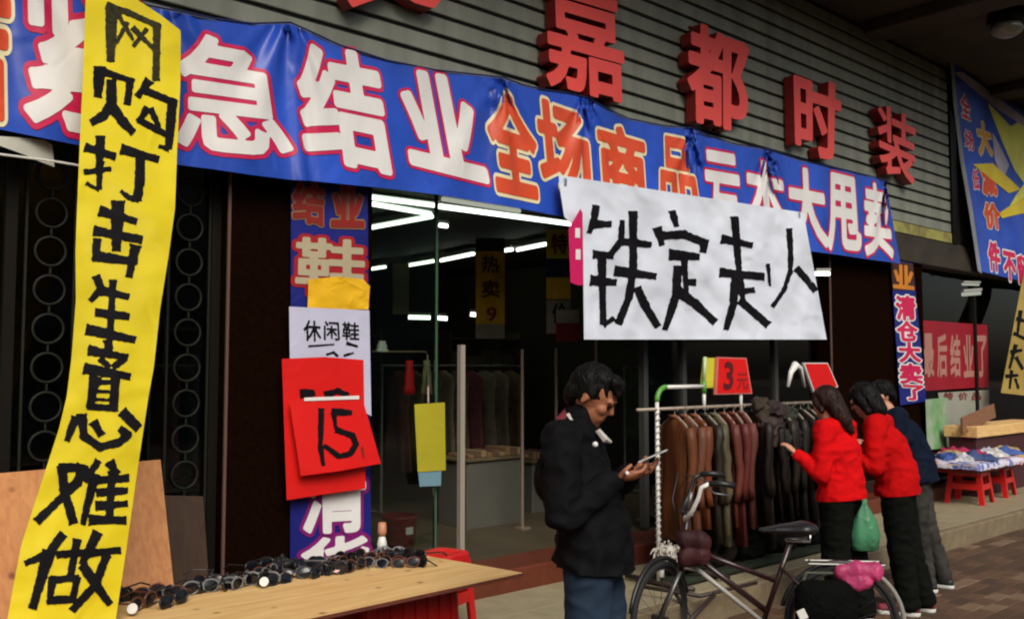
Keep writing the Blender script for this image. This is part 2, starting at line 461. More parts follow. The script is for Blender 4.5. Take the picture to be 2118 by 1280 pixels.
for _, c in [(0, c) for c in rest]:
    dz = random.uniform(-.002, .002); b = len(V)
    x0, x1, y0, y1 = c[0] + gp / 2, c[0] + bw - gp / 2, c[1] + gp / 2, c[1] + bh - gp / 2
    V += [(x0, y0, dz), (x1, y0, dz), (x1, y1, dz), (x0, y1, dz), (x0, y0, -.02), (x1, y0, -.02), (x1, y1, -.02), (x0, y1, -.02)]
    Fc += [(b, b + 1, b + 2, b + 3), (b, b + 4, b + 5, b + 1), (b + 1, b + 5, b + 6, b + 2), (b + 2, b + 6, b + 7, b + 3), (b + 3, b + 7, b + 4, b)]
    MI += [random.choice([0, 0, 1, 1, 2, 3])] * 5
me = bpy.data.meshes.new('brick_field'); me.from_pydata(V, [], Fc); me.update()
o = link('brick_field', me, BR, street, kind='stuff'); me.polygons.foreach_set('material_index', MI); bm.free()
# raised walkway: kerb stones and tiles
walk = boxo('walkway', -8, 26, KERB + .10, STEP, -.1, WLK - .006, m_joint, kind='structure')
tw = .6
tm = []
for mm in (m_tile, m_tile2):
    bm = bmesh.new(); box(bm, .002, tw - .002, .002, .438, -.02, 0, .0015); me = bpy.data.meshes.new('tile'); bm.to_mesh(me); bm.free(); me.materials.append(mm); tm.append(me)
for i in range(-2, 34):
    for j in range(2):
        o = bpy.data.objects.new('tile', tm[(i + j) % 2 if random.random() < .7 else 0]); COL.objects.link(o); o.parent = walk
        o.location = (i * tw, KERB + .105 + j * .44, WLK + random.uniform(-.0006, .0006))
bm = bmesh.new(); box(bm, .003, .997, 0, .10, -.1, WLK + .001, .008); km = bpy.data.meshes.new('kerb_stone'); bm.to_mesh(km); bm.free(); km.materials.append(m_kerb)
for i in range(-3, 24):
    o = bpy.data.objects.new('kerb_stone', km); COL.objects.link(o); o.parent = walk; o.location = (i * 1.0, KERB, random.uniform(-.002, .002))
stp = boxo('step', -8, 26, STEP + .002, GLS - .03, WLK - .05, .32, m_step, None, .01, kind='structure')
# ceiling over the arcade
CEIL = 5.62
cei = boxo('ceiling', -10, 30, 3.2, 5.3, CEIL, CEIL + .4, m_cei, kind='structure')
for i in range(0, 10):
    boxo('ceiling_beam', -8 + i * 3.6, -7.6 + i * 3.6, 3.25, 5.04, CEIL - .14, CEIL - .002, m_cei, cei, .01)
# upper storey above the arcade keeps the sky off the soffit
# shop interior shell
shop = empty('shop_interior', (0, 0, 0), label='dark clothing shop interior behind the glass front under the blue banner', cat='shop interior')
def P_(o, p=shop): return unparent_world(o, p)
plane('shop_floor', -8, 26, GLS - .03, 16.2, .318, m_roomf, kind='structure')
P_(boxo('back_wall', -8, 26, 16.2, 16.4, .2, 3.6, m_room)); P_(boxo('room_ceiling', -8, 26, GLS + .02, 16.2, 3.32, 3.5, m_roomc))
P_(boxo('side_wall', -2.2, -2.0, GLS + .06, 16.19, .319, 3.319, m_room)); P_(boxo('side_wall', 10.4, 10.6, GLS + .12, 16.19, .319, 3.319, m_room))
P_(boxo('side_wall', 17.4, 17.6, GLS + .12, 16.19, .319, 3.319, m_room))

# ------------------------------------------------------------------ facade
fac = empty('sign_fascia', (0, FAS, 3.2), label='grey ribbed metal fascia above the shopfront carrying the red letters', cat='fascia')
def P2(o): return unparent_world(o, fac)
P2(boxo('backing_panel', -8, 12.32, FAS + .012, FAS + .10, 2.98, CEIL - .004, m_gap))
pitch = .1435; z = 3.44; n = 0
while z < CEIL - .05:
    z1 = min(z + pitch - .031, CEIL - .006)
    bm = bmesh.new()
    prof = [(FAS + .012, z), (FAS - .008, z), (FAS - .012, z + .005), (FAS - .012, z1 - .005), (FAS - .008, z1), (FAS + .012, z1)]
    vs0 = [bm.verts.new((-8, a, b)) for a, b in prof]; vs1 = [bm.verts.new((12.3, a, b)) for a, b in prof]
    for k in range(6): bm.faces.new((vs0[k], vs0[(k + 1) % 6], vs1[(k + 1) % 6], vs1[k]))
    bm.faces.new(vs0); bm.faces.new(vs1[::-1])
    P2(bmo('siding_board', bm, m_sid)); z += pitch; n += 1
m_lint = mat('lintel', (.035, .026, .016), .7, .5, 3)
P2(boxo('lintel', -8, 20, FAS - .01, GLS + .03, 2.975, 3.30, m_lint, None, .006))
m_strip = mat('faded_strip', (.34, .33, .08), .6, .6, 4, col2=(.10, .07, .03))
P2(boxo('yellow_trim_strip', 10.55, 12.3, FAS - .02, FAS + .01, 3.305, 3.43, m_strip))
P2(boxo('end_post', 12.33, 12.5, FAS - .03, FAS + .12, 3.31, CEIL - .004, m_dark))
# neighbouring fascia beyond the end post
P2(boxo('neighbour_panel', 12.51, 26, FAS + .04, FAS + .12, 3.305, CEIL - .004, mat('neighbour_board', (.03, .027, .02), .8)))

def pillar(x0, x1, label):
    t = empty('pillar', ((x0 + x1) / 2, GLS, .32), label=label, cat='pillar')
    unparent_world(boxo('shaft', x0, x1, 5.14, 5.5, .32, 2.972, m_pill, None, .01), t)
    unparent_world(boxo('plinth', x0 - .012, x1 + .012, 5.128, 5.52, .321, .45, mat('plinth', (.02, .012, .01), .4), None, .005), t)
    # thin paler strip: the corner's edge highlight put into colour
    bm = bmesh.new(); box(bm, x0 - .012, x0 + .004, 5.124, 5.139, .46, 2.97)
    unparent_world(bmo('edge_highlight_strip', bm, mat('edge_highlight', (.13, .075, .06), .3)), t)
    return t
pillar(2.46, 3.46, 'dark brown stone pillar between the ring screens and the open shop door')
pillar(9.3, 11.55, 'wide dark brown stone pillar behind the shoppers at the right end of the shop')

# glass front left with ring screens
wf = empty('shop_window', (1.0, GLS, .32), label='dark shop window with vertical strips of metal rings, behind the yellow banner', cat='window')
x_l, x_r = PY(0, 600, GLS).x - 1.2, 2.46
unparent_world(boxo('glass_pane', x_l, 1.30, GLS, GLS + .008, .36, 2.97, MATS['glass']), wf)
unparent_world(boxo('glass_pane', 1.36, 2.455, GLS, GLS + .008, .36, 2.97, MATS['glass']), wf)
for xx in (x_l - .05, 1.302, 2.40):
    unparent_world(boxo('window_frame', xx, xx + .055, GLS - .03, GLS + .04, .36, 2.97, m_dark), wf)
unparent_world(boxo('sill', x_l - .05, 2.455, GLS - .028, GLS + .05, .322, .358, m_dark), wf)
m_ring = mat('ring_metal', (.016, .018, .012), .6, .3, 10, spec=.2)
bm = bmesh.new(); tube(bm, arc((0, 0, 0), (1, 0, 0), (0, 0, 1), .075, 0, 351, 39), .0075, 6, closed=True)
rm = bpy.data.meshes.new('ring'); bm.to_mesh(rm); bm.free(); rm.materials.append(m_ring); rm.polygons.foreach_set('use_smooth', [True] * len(rm.polygons))
for px in (99, 388):
    xc = PY(px, 700, GLS - .015).x
    rs = empty('ring_screen', (xc, GLS - .015, .36), label='vertical strip of linked metal rings ' + ('left of' if px < 200 else 'right of') + ' the yellow hanging banner', cat='screen', group='ring screens in the shop window')
    for k in range(12):
        o = bpy.data.objects.new('ring', rm); COL.objects.link(o); o.parent = rs; o.location = (0, 0, .12 + k * .202)
    for s in (-1, 1):
        bm = bmesh.new(); box(bm, s * .12 - .006, s * .12 + .006, -.006, .006, 0, 2.6); bmo('upright', bm, m_ring, rs)
    bm = bmesh.new()
    for k in range(13): box(bm, -.005, .005, -.004, .004, .0195 + k * .202 - .017, .0195 + k * .202 + .017) if 0 < k < 12 else None
    bmo('ring_link', bm, m_ring, rs, kind='stuff')
# open doors / glass right of the pillar
df = empty('glass_door', (PY(893, 700, GLS).x, GLS, .32), label='open glass door leaf with green tinted edge beside the poster pillar', cat='door')
xd0, xd1 = PY(770, 700, GLS).x, PY(900, 700, GLS).x
unparent_world(boxo('glass_leaf', xd0, xd1, GLS, GLS + .01, .33, 2.96, MATS['glass']), df)
unparent_world(boxo('glass_edge', xd1 + .001, xd1 + .02, GLS - .004, GLS + .016, .33, 2.96, mat('glass_edge', (.05, .10, .06), .2)), df)
unparent_world(boxo('post', PY(948, 700, GLS).x, PY(957, 700, GLS).x, GLS - .03, GLS + .01, .33, 1.86, mat('steel_post', (.30, .27, .22), .4)), df)
w2 = empty('shop_window', (8, GLS, .32), label='dark glass shopfront behind the clothes rack', cat='window')
xs_ = [PY(1330, 700, GLS).x, PY(1410, 700, GLS).x, PY(1600, 700, GLS).x, 9.29]
for a, b in zip(xs_, xs_[1:]):
    unparent_world(boxo('glass_pane', a + .03, b - .03, GLS, GLS + .008, .36, 2.97, MATS['glass']), w2)
    unparent_world(boxo('mullion', a - .028, a + .028, GLS - .03, GLS + .03, .34, 2.97, mat('mullion', (.05, .05, .045), .4)), w2)
w3 = empty('shop_window', (14, GLS, .32), label='dark neighbouring shopfront at the right edge with a red poster in it', cat='window')
for a, b in ((11.60, 13.45), (13.53, 16.0)):
    unparent_world(boxo('glass_pane', a, b, GLS + .06, GLS + .068, .36, 2.97, MATS['glass']), w3)
    unparent_world(boxo('mullion', b + .002, b + .07, GLS + .02, GLS + .09, .34, 2.97, m_dark), w3)

# ------------------------------------------------------------------ red channel letters (extruded, standing off the siding)
def channel(ch, quad, label, lv=.034, depth=.11, N=90):
    D, X, Y = glyph_field(ch, N); Pq = bil(quad, X, Y)
    V, Fc = msq(D, Pq, lv); yf = FAS - .018 - depth - .02
    front = [PY(v[0], v[1], yf) for v in V]
    c = sum(front, Vector()) / len(front)
    t = empty('channel_letter', (c.x, FAS - .02, min(p.z for p in front)), label=label, cat='sign letter', group='red letters on the fascia')
    # front face slightly cushioned
    Dv, _ = V, None
    o = pyd('letter_face', front, Fc, m_red, None, False); unparent_world(o, t)
    ec = {}
    for f in Fc:
        for a, b in zip(f, f[1:] + f[:1]):
            k = (min(a, b), max(a, b)); ec[k] = ec.get(k, []) + [(a, b)]
    vs2 = []; fs2 = []; mp = {}
    def g2(i):
        if i not in mp:
            mp[i] = len(vs2); p = front[i]; vs2.append(p + Vector((0, -.0, 0))); vs2.append(Vector((p.x, yf + depth, p.z)))
        return mp[i]
    for k, e in ec.items():
        if len(e) == 1:
            a, b = e[0]; ia, ib = g2(a), g2(b); fs2.append((ia, ia + 1, ib + 1, ib))
    o = pyd('letter_return', vs2, fs2, m_redd, None, False); unparent_world(o, t)
    # stand-off pins back to the siding
    bm = bmesh.new()
    for q in range(0, len(front), max(1, len(front) // 5)):
        p = front[q]; box(bm, p.x - .008, p.x + .008, yf + depth, FAS + .0, p.z - .008, p.z + .008)
    unparent_world(bmo('mounting_pin', bm, m_redd), t)
    return t
channel('英', [(712, -205), (905, -150), (905, 12), (722, 8)], 'red raised sign letter cut off by the top of the photo')
channel('嘉', [(1126, -92), (1284, -42), (1292, 212), (1134, 172)], 'large red raised sign letter above the orange banner characters', lv=.020)
channel('都', [(1424, 46), (1546, 88), (1544, 272), (1428, 246)], 'second full red raised sign letter, above the white handwritten sheet')
channel('时', [(1644, 146), (1738, 182), (1734, 330), (1648, 312)], 'third full red raised sign letter, narrower, right of the two large ones')
channel('装', [(1814, 212), (1896, 250), (1890, 382), (1822, 352)], 'smallest red raised sign letter at the far right of the fascia', lv=.018)

# ------------------------------------------------------------------ long blue banner
ties = [PY(p, 100, 4.97).x for p in (-260, 20, 330, 600, 1040, 1215, 1430, 1590, 1830)]
def g_blue(x, z):
    t = (3.74 - z)
    y = 4.985 - .02 * t + .020 * fbm(x * 1.3, z * .8, 2) + .007 * fbm(x * 5, z * 2.5, 5, 2)
    for i, xt in enumerate(ties):
        d = x - xt; f = math.exp(-max(0, t) * 1.6)
        a = d / (.035 + .30 * max(0, t + .02))
        y += f * .060 * math.cos(a * 3.0) * math.exp(-a * a * .30) * (1 if i % 2 else -1)
    for i, xt in ((3, ties[3]), (5, ties[5]), (6, ties[6])):
        d = x - xt - .10 * max(0, t) ; y -= (.030 if i == 3 else .018) * math.exp(-(d / .045) ** 2) * math.exp(-max(0, t) * .6) - .02 * math.exp(-((d - .07) / .035) ** 2)
    return min(y, 5.055)
top = [(-420, -200), (-200, -100), (0, -60), (170, -18), (290, 12), (375, 28), (440, 42), (520, 52), (600, 50), (640, 68), (700, 96), (800, 128), (900, 148), (1040, 163), (1080, 178), (1120, 188), (1170, 194), (1215, 205), (1255, 228), (1300, 248), (1370, 262), (1430, 267), (1470, 285), (1520, 300), (1555, 306), (1592, 312), (1650, 332), (1740, 352), (1800, 366), (1832, 376)]
bot = [(-420, 150), (-200, 210), (0, 268), (170, 302), (290, 325), (375, 342), (440, 350), (520, 362), (600, 372), (640, 374), (700, 380), (800, 390), (900, 402), (1040, 425), (1080, 432), (1120, 440), (1170, 450), (1215, 456), (1255, 462), (1300, 468), (1370, 476), (1430, 482), (1470, 488), (1520, 494), (1555, 500), (1592, 506), (1650, 516), (1740, 528), (1800, 537), (1862, 545)]
# uniform parameterisation by pixel x so print and cloth agree
bb = empty('blue_banner', (PY(900, 300, 4.98).x, 4.98, 2.8), label='long blue printed sale banner strung across the front of the shop', cat='banner')
sheet_px('cloth', top, bot, g_blue, 420, 40, c_blue, bb)
hem_t = [(a, b + 5) for a, b in bot]
bm = bmesh.new(); tube(bm, [PG(a, b - 1, g_blue) + Vector((0, -.006, .004)) for a, b in top], .006, 6); unparent_world(bmo('hem_rope', bm, mat('navy_rope', (.01, .015, .09), .7)), bb)
WR = [(c_pink, .072), (c_white, .038)]
WRb = [(c_pink, .080), (c_white, .048)]
OR = [(c_cream, .078), (c_oran, .040)]
glyph_layers('店', [(-190, -70), (14, -30), (18, 250), (-180, 200)], g_blue, OR, bb)
glyph_layers('紧', [(48, -82), (300, -42), (318, 300), (55, 246)], g_blue, [(c_pink, .066), (c_white, .026)], bb, 80)
glyph_layers('急', [(366, 66), (566, 106), (602, 322), (366, 302)], g_blue, [(c_pink, .066), (c_white, .026)], bb, 80)
glyph_layers('结', [(612, 92), (772, 122), (812, 358), (632, 318)], g_blue, WR, bb, 80)
glyph_layers('业', [(822, 146), (962, 172), (1004, 372), (852, 334)], g_blue, WRb, bb, 80)
glyph_layers('全', [(1000, 178), (1098, 218), (1114, 408), (1024, 388)], g_blue, OR, bb)
glyph_layers('场', [(1108, 206), (1206, 240), (1226, 412), (1124, 388)], g_blue, OR, bb)
glyph_layers('商', [(1236, 254), (1328, 282), (1338, 434), (1246, 416)], g_blue, OR, bb)
glyph_layers('品', [(1366, 284), (1424, 296), (1446, 446), (1368, 428)], g_blue, OR, bb)
glyph_layers('亏', [(1456, 314), (1522, 326), (1534, 478), (1466, 468)], g_blue, WR, bb)
glyph_layers('本', [(1542, 328), (1614, 346), (1630, 490), (1548, 478)], g_blue, WR, bb)
glyph_layers('大', [(1630, 346), (1698, 360), (1712, 508), (1634, 496)], g_blue, WR, bb)
glyph_layers('甩', [(1712, 360), (1770, 374), (1780, 520), (1712, 512)], g_blue, WR, bb)
glyph_layers('卖', [(1786, 378), (1830, 390), (1846, 530), (1790, 524)], g_blue, WR, bb)

# white cloth corner hanging out below the banner at far left
gw = lambda x, z: 5.02 + .03 * math.sin(x * 9)
t = empty('white_cloth', (PY(50, 300, 5.02).x, 5.02, 2.7), label='crumpled white cloth corner poking out below the blue banner at far left', cat='cloth')
sheet_px('cloth', [(-120, 250), (0, 282), (60, 286), (92, 290), (108, 300)], [(-120, 270), (0, 302), (50, 320), (85, 336), (113, 346)], gw, 12, 6, clothmat('cloth_offwhite', (.55, .56, .48), .6, .4, 5), t)
bm = bmesh.new(); tube(bm, [PY(x, y, 5.0) for x, y in ((-60, 312), (20, 322), (112, 334), (160, 342), (260, 362))], .006, 6); bmo('awning_cord', bm, m_white, label='thin white cord strung behind the yellow banner below the blue banner', cat='cord')

# ------------------------------------------------------------------ yellow vertical banner (slants out to the street)
def g_yel(x, z):
    return 4.79 - (3.45 - z) * .30 + .018 * fbm(x * 2.2, z * 1.1, 9) + .013 * fbm(x * 5, z * 9, 12, 2) + .03 * math.sin(z * 2.1 + 1.0)
yb = empty('yellow_banner', PG(150, 1270, g_yel), label='tall yellow paper banner with black brush characters hanging at the left', cat='banner')
Lp = [(176, -70), (177, 0), (173, 120), (165, 300), (159, 440), (156, 520), (157, 620), (148, 740), (138, 820), (122, 886), (98, 960), (45, 1122), (22, 1240), (12, 1300)]
Rp = [(330, 30), (374, 64), (373, 180), (366, 320), (362, 430), (350, 520), (331, 640), (318, 760), (307, 820), (298, 880), (286, 960), (262, 1130), (244, 1250), (237, 1300)]
sheet_px('paper', Lp, Rp, g_yel, 120, 26, c_yel, yb)
BRUSH = [
 [(18, (230, 22), (228, 122)), (12, (224, 14), (262, 26), (326, 54)), (14, (324, 58), (322, 162)), (7, (240, 24), (256, 52), (274, 82)), (7, (262, 49), (241, 89)), (9, (276, 60), (328, 112)), (8, (302, 62), (276, 95))],
 [(18, (205, 146), (202, 196)), (12, (210, 148), (269, 167)), (14, (269, 168), (263, 212)), (17, (230, 172), (230, 215), (214, 240), (192, 252)), (17, (232, 223), (252, 250), (272, 271)), (14, (305, 171), (286, 197)), (13, (305, 190), (358, 212)), (16, (356, 214), (348, 303)), (8, (346, 308), (330, 303)), (13, (302, 228), (289, 248)), (12, (290, 250), (338, 276)), (10, (312, 228), (328, 262))],
 [(15, (207, 288), (205, 340)), (12, (206, 340), (204, 388)), (14, (180, 306), (234, 323)), (9, (176, 356), (226, 350)), (6, (180, 380), (203, 393)), (15, (256, 310), (323, 329)), (17, (290, 326), (288, 380), (284, 409)), (9, (283, 413), (266, 409), (252, 397))],
 [(20, (243, 424), (240, 513)), (15, (211, 438), (278, 457)), (16, (199, 478), (288, 495)), (14, (200, 499), (197, 531)), (16, (198, 530), (279, 541)), (16, (279, 514), (267, 568))],
 [(13, (200, 575), (209, 597), (188, 620)), (14, (214, 602), (262, 613)), (13, (233, 584), (227, 690)), (14, (201, 646), (262, 654)), (16, (184, 682), (275, 702))],
 [(14, (223, 708), (226, 725)), (15, (188, 725), (259, 738)), (12, (210, 744), (223, 757)), (12, (253, 744), (236, 757)), (16, (179, 762), (265, 778)), (17, (195, 786), (186, 838)), (17, (238, 784), (234, 842)), (8, (194, 790), (238, 790)), (6, (190, 809), (236, 810)), (6, (189, 825), (236, 827)), (12, (184, 840), (236, 844)),
  (13, (154, 866), (139, 908)), (15, (169, 862), (173, 901), (206, 924), (246, 914), (264, 898), (250, 888)), (15, (195, 876), (207, 895)), (18, (256, 855), (282, 881))],
 [(14, (126, 966), (169, 966)), (17, (169, 967), (160, 996), (79, 1074)), (17, (128, 969), (132, 1012), (150, 1076)), (12, (201, 955), (176, 991)), (14, (195, 985), (171, 1080)), (15, (229, 959), (240, 976)), (14, (205, 992), (261, 988)), (14, (204, 1018), (259, 1014)), (14, (203, 1045), (259, 1041)), (16, (190, 1074), (255, 1075)), (14, (231, 980), (225, 1074))],
 [(14, (127, 1107), (99, 1144), (54, 1163)), (19, (99, 1146), (68, 1252)), (14, (158, 1119), (144, 1196)), (13, (121, 1146), (176, 1141)), (13, (108, 1198), (102, 1238)), (13, (110, 1198), (158, 1194)), (13, (158, 1196), (150, 1238)), (14, (102, 1240), (150, 1238)), (15, (199, 1105), (170, 1162)), (14, (186, 1143), (244, 1137)), (15, (218, 1152), (196, 1209), (151, 1258)), (16, (173, 1172), (224, 1245))]]
for i, s in enumerate(BRUSH):
    brush_px('brush_character', s, g_yel, m_dry if i == 0 else m_ink, yb, rough=1.2)

# ------------------------------------------------------------------ white handwritten sheet
def g_pap(x, z):
    return 4.84 + .022 * fbm(x * 1.6 + z, z * 1.3 - x * .5, 31) + .02 * math.sin(x * 2.2) + .016 * fbm(x * 5 + z * 3, z * 4, 33, 3) + .020 * abs(math.sin((x * 1.3 + z * 1.9) * 2.1)) + .012 * abs(math.sin((x * 1.7 - z * 1.2) * 2.9 + 1))
ws = empty('white_paper_sheet', PG(1450, 700, g_pap), label='large white sheet with four black brush characters hung below the blue banner', cat='sign')
_L = [(1155, 362), (1160, 404), (1167, 448), (1198, 482), (1206, 535), (1207, 618), (1208, 702)]
sheet_px('paper', _L, [(1662 + 48 * k / 6, 440 + 262 * k / 6) for k in range(7)], g_pap, 60, 70, c_paper, ws)
PB = [
 [(12, (1232, 430), (1228, 455), (1219, 479)), (14, (1228, 464), (1260, 464)), (13, (1231, 526), (1263, 528)), (11, (1263, 526), (1284, 498), (1286, 459)), (15, (1227, 580), (1270, 584)), (14, (1244, 531), (1247, 667)), (9, (1250, 671), (1267, 659)), (12, (1287, 500), (1343, 506)), (15, (1277, 561), (1352, 571)), (14, (1309, 443), (1309, 557), (1300, 615), (1280, 666)), (14, (1319, 599), (1336, 636), (1358, 672))],
 [(11, (1391, 440), (1398, 466)), (13, (1360, 476), (1368, 504)), (15, (1366, 488), (1414, 485), (1455, 502)), (13, (1457, 500), (1454, 518)), (16, (1390, 527), (1441, 531)), (11, (1414, 531), (1419, 610)), (13, (1419, 584), (1434, 584)), (14, (1401, 555), (1398, 610), (1376, 678)), (16, (1406, 606), (1437, 628), (1475, 663))],
 [(12, (1519, 453), (1529, 571)), (13, (1497, 495), (1552, 507)), (15, (1494, 564), (1575, 572)), (13, (1519, 577), (1516, 630), (1502, 678)), (11, (1530, 577), (1536, 617)), (12, (1533, 603), (1556, 600)), (14, (1533, 624), (1585, 669))],
 [(9, (1632, 476), (1635, 530), (1634, 561), (1621, 600), (1599, 632)), (6, (1588, 548), (1592, 590)), (12, (1649, 558), (1665, 575), (1684, 598))]]
for s in PB: brush_px('brush_character', s, g_pap, m_ink, ws, rough=1.0)
for (a, b) in ((1168, 378), (1652, 446)):   # clips on the upper corners
    p = PG(a, b, g_pap); unparent_world(boxo('clip', p.x - .012, p.x + .012, p.y - .012, p.y + .02, p.z - .02, p.z + .03, m_chrome), ws)

# ------------------------------------------------------------------ posters on the first pillar
g_po = lambda x, z: 5.105 + .006 * math.sin(z * 5 + x * 3)
po = empty('blue_poster', PG(685, 1160, g_po), label='tall blue vertical poster on the pillar with red and white characters', cat='poster')
sheet_px('poster_sheet', [(602, 330), (760, 352)], [(600, 1185), (768, 1160)], g_po, 12, 60, c_blued, po)
m_dr = clothmat('print_red_shaded', (.24, .018, .012), .5, .2, 5); m_tan = clothmat('print_tan_shaded', (.28, .15, .07), .5, .2, 5)  # top row sits in shadow; that shade is put into these print colours
glyph_layers('结', [(606, 378), (668, 384), (668, 466), (606, 454)], g_po, [(m_tan, .075), (m_dr, .04)], po, 48)
glyph_layers('业', [(690, 382), (748, 386), (750, 468), (686, 466)], g_po, [(m_tan, .085), (m_dr, .05)], po, 48)
glyph_layers('鞋', [(614, 492), (752, 500), (752, 612), (612, 606)], g_po, [(clothmat('print_red_b', (.36, .012, .02), .5, .2, 5), .085), (clothmat('print_beige', (.46, .40, .26), .5, .2, 5), .024)], po, 56)
glyph_layers('清', [(622, 960), (752, 945), (752, 1095), (626, 1100)], g_po, [(clothmat('print_violet', (.22, .01, .16), .5, .2, 5), .09), (c_white, .034)], po, 56)
glyph_layers('货', [(626, 1118), (758, 1104), (760, 1230), (622, 1240)], g_po, [(MATS['print_violet'], .09), (c_white, .03)], po, 56)
g2 = lambda x, z: 5.075 + .014 * fbm(x * 9, z * 7, 4)
t = empty('yellow_cloth_scrap', PG(700, 634, g2), label='crumpled golden yellow sheet on the pillar above the white notice', cat='paper sheet')
sheet_px('sheet', [(638, 578), (700, 572), (752, 578), (765, 592)], [(636, 640), (690, 642), (740, 640), (762, 640)], g2, 20, 12, c_gold, t)
g3 = lambda x, z: 5.060 + .004 * math.sin(x * 8 + z * 3)
t = empty('white_notice', PG(680, 740, g3), label='white handwritten notice on the pillar between the yellow and red sheets', cat='notice')
sheet_px('sheet', [(598, 634), (764, 642)], [(600, 775), (768, 860)], g3, 12, 16, clothmat('paper_lilac', (.55, .56, .72), .6, .3, 6, .12, .3), t)
for ch, q in (('休', [(628, 662), (662, 664), (664, 706), (628, 704)]), ('闲', [(670, 664), (700, 666), (702, 704), (670, 702)]), ('鞋', [(708, 666), (742, 668), (742, 704), (708, 702)])):
    glyph_px('brush_character', ch, q, g3, m_ink, t, .02, .003, 44, .02)
brush_px('underline_mark', [(3, (638, 716), (690, 712)), (5, (718, 710), (738, 716)), (4, (676, 733), (690, 728)), (4, (690, 729), (698, 736)), (4, (712, 735), (730, 730))], g3, m_ink, t, .003, 1.2, .3)
g4 = lambda x, z: 5.045 - .03 * max(0, 1.5 - z) + .006 * math.sin(x * 6)
t = empty('red_sheet', PG(670, 1030, g4), label='larger red paper sheet on the pillar, behind the red price sheet', cat='paper sheet')
sheet_px('sheet', [(583, 742), (670, 738), (752, 744)], [(593, 1034), (680, 1020), (756, 1010)], g4, 20, 24, c_redp, t)
brush_px('brush_mark', [(14, (626, 814), (646, 812)), (11, (676, 816), (698, 808), (716, 816))], g4, m_ink, t)
g5 = lambda x, z: 4.99 - .06 * max(0, 1.5 - z) + .012 * math.sin(x * 7 + z * 2)
t = empty('red_price_sheet', PG(690, 975, g5), label='tilted red paper sheet with a black handwritten 15, hung low on the pillar', cat='price sign')
sheet_px('sheet', [(598, 826), (680, 822), (748, 818)], [(622, 984), (700, 974), (788, 958)], g5, 20, 20, c_redp, t)
brush_px('brush_character', [(9, (664, 848), (662, 921), (668, 960))], g5, m_ink, t)
brush_px('brush_character', [(11, (690, 851), (724, 853)), (8, (690, 856), (694, 886)), (10, (698, 889), (728, 900), (736, 918), (724, 938), (700, 943), (672, 922))], g5, m_ink, t)
brush_px('brush_mark', [(4, (748, 925), (752, 945))], g5, m_dr, t, rough=.3)
sheet_px('tape_strip', [(628, 822), (742, 818)], [(628, 829), (742, 825)], g5, 10, 2, c_white, t, .006)

# ------------------------------------------------------------------ magenta tag and interior hanging banners
gm = lambda x, z: 4.77
t = empty('magenta_tag', PY(1195, 590, 4.77), label='magenta hanging tag with two white squares at the left edge of the white sheet', cat='tag')
sheet_px('card', [(1176, 474), (1190, 450), (1200, 432), (1205, 440)], [(1180, 584), (1190, 588), (1198, 590), (1207, 590)], gm, 6, 8, c_mag, t)
sheet_px('white_square', [(1189, 472), (1199, 472)], [(1189, 492), (1199, 492)], gm, 1, 1, c_white, t, .004)
sheet_px('white_square', [(1190, 516), (1200, 516)], [(1190, 537), (1200, 537)], gm, 1, 1, c_white, t, .004)
m_ob = clothmat('hanging_ochre', (.80, .52, .03), .6, .2, 4, .5); m_nb = clothmat('hanging_navy', (.02, .03, .09), .6, .2, 4)
m_wb = clothmat('hanging_grey', (.32, .30, .24), .6, .2, 4, .5); m_rb = clothmat('hanging_red', (.16, .01, .015), .6, .2, 4, .3)
def hang(px0, px1, segs, Y, label, chars=()):
    gg = lambda x, z: Y + .01 * math.sin(z * 4)
    t = empty('hanging_banner', PY((px0 + px1) / 2, segs[-1][1], Y), label=label, cat='banner')
    for y0, y1, m in segs: sheet_px('panel', [(px0, y0), (px1, y0)], [(px0, y1), (px1, y1)], gg, 4, 8, m, t)
    for ch, q, m in chars: glyph_px('printed_character', ch, q, gg, m, t, .03, .006, 40)
    return t
hang(984, 1044, [(492, 520, m_nb), (520, 670, m_ob), (670, 700, m_wb)], 6.6, 'ochre banner with a navy top hanging inside the shop', [('热', [(996, 528), (1032, 530), (1032, 565), (996, 563)], mat('brown_ink', (.08, .03, .01), .7)), ('卖', [(996, 580), (1032, 580), (1032, 615), (996, 615)], MATS['brown_ink']), ('9', [(1006, 636), (1026, 636), (1026, 664), (1006, 664)], mat('dull_red', (.15, .01, .01), .7))])
hang(1130, 1180, [(474, 535, c_limey), (537, 572, m_nb), (574, 618, m_ob), (620, 690, m_wb)], 5.9, 'banded yellow green, navy and grey banner left of the white sheet', [('特', [(1140, 484), (1172, 484), (1172, 524), (1140, 524)], MATS['dull_red']), ('价', [(1142, 628), (1172, 628), (1172, 668), (1142, 668)], m_ink)])
hang(1150, 1198, [(640, 668, m_wb), (668, 706, m_rb)], 5.7, 'dull red scrap of banner hanging below the magenta tag')
hang(812, 846, [(545, 650, clothmat('hanging_olive', (.06, .05, .015), .6, .2, 4, .5))], 8.0, 'dull olive banner hanging deep inside the shop')

# yellow sale sheet clipped inside the door, with pale blue foot
gd = lambda x, z: 5.20 + .008 * math.sin(x * 9)
t = empty('yellow_sale_card', PG(888, 1000, gd), label='plain yellow sheet with pale blue foot hanging in the doorway', cat='card')
sheet_px('sheet', [(857, 836), (920, 832)], [(864, 976), (922, 972)], gd, 6, 8, clothmat('card_olive_yellow', (.42, .38, .02), .55, .25, 4, .15), t)
sheet_px('foot', [(865, 977), (913, 974)], [(868, 1006), (912, 1004)], gd, 4, 3, clothmat('card_pale_blue', (.16, .30, .36), .5, .2, 5), t)
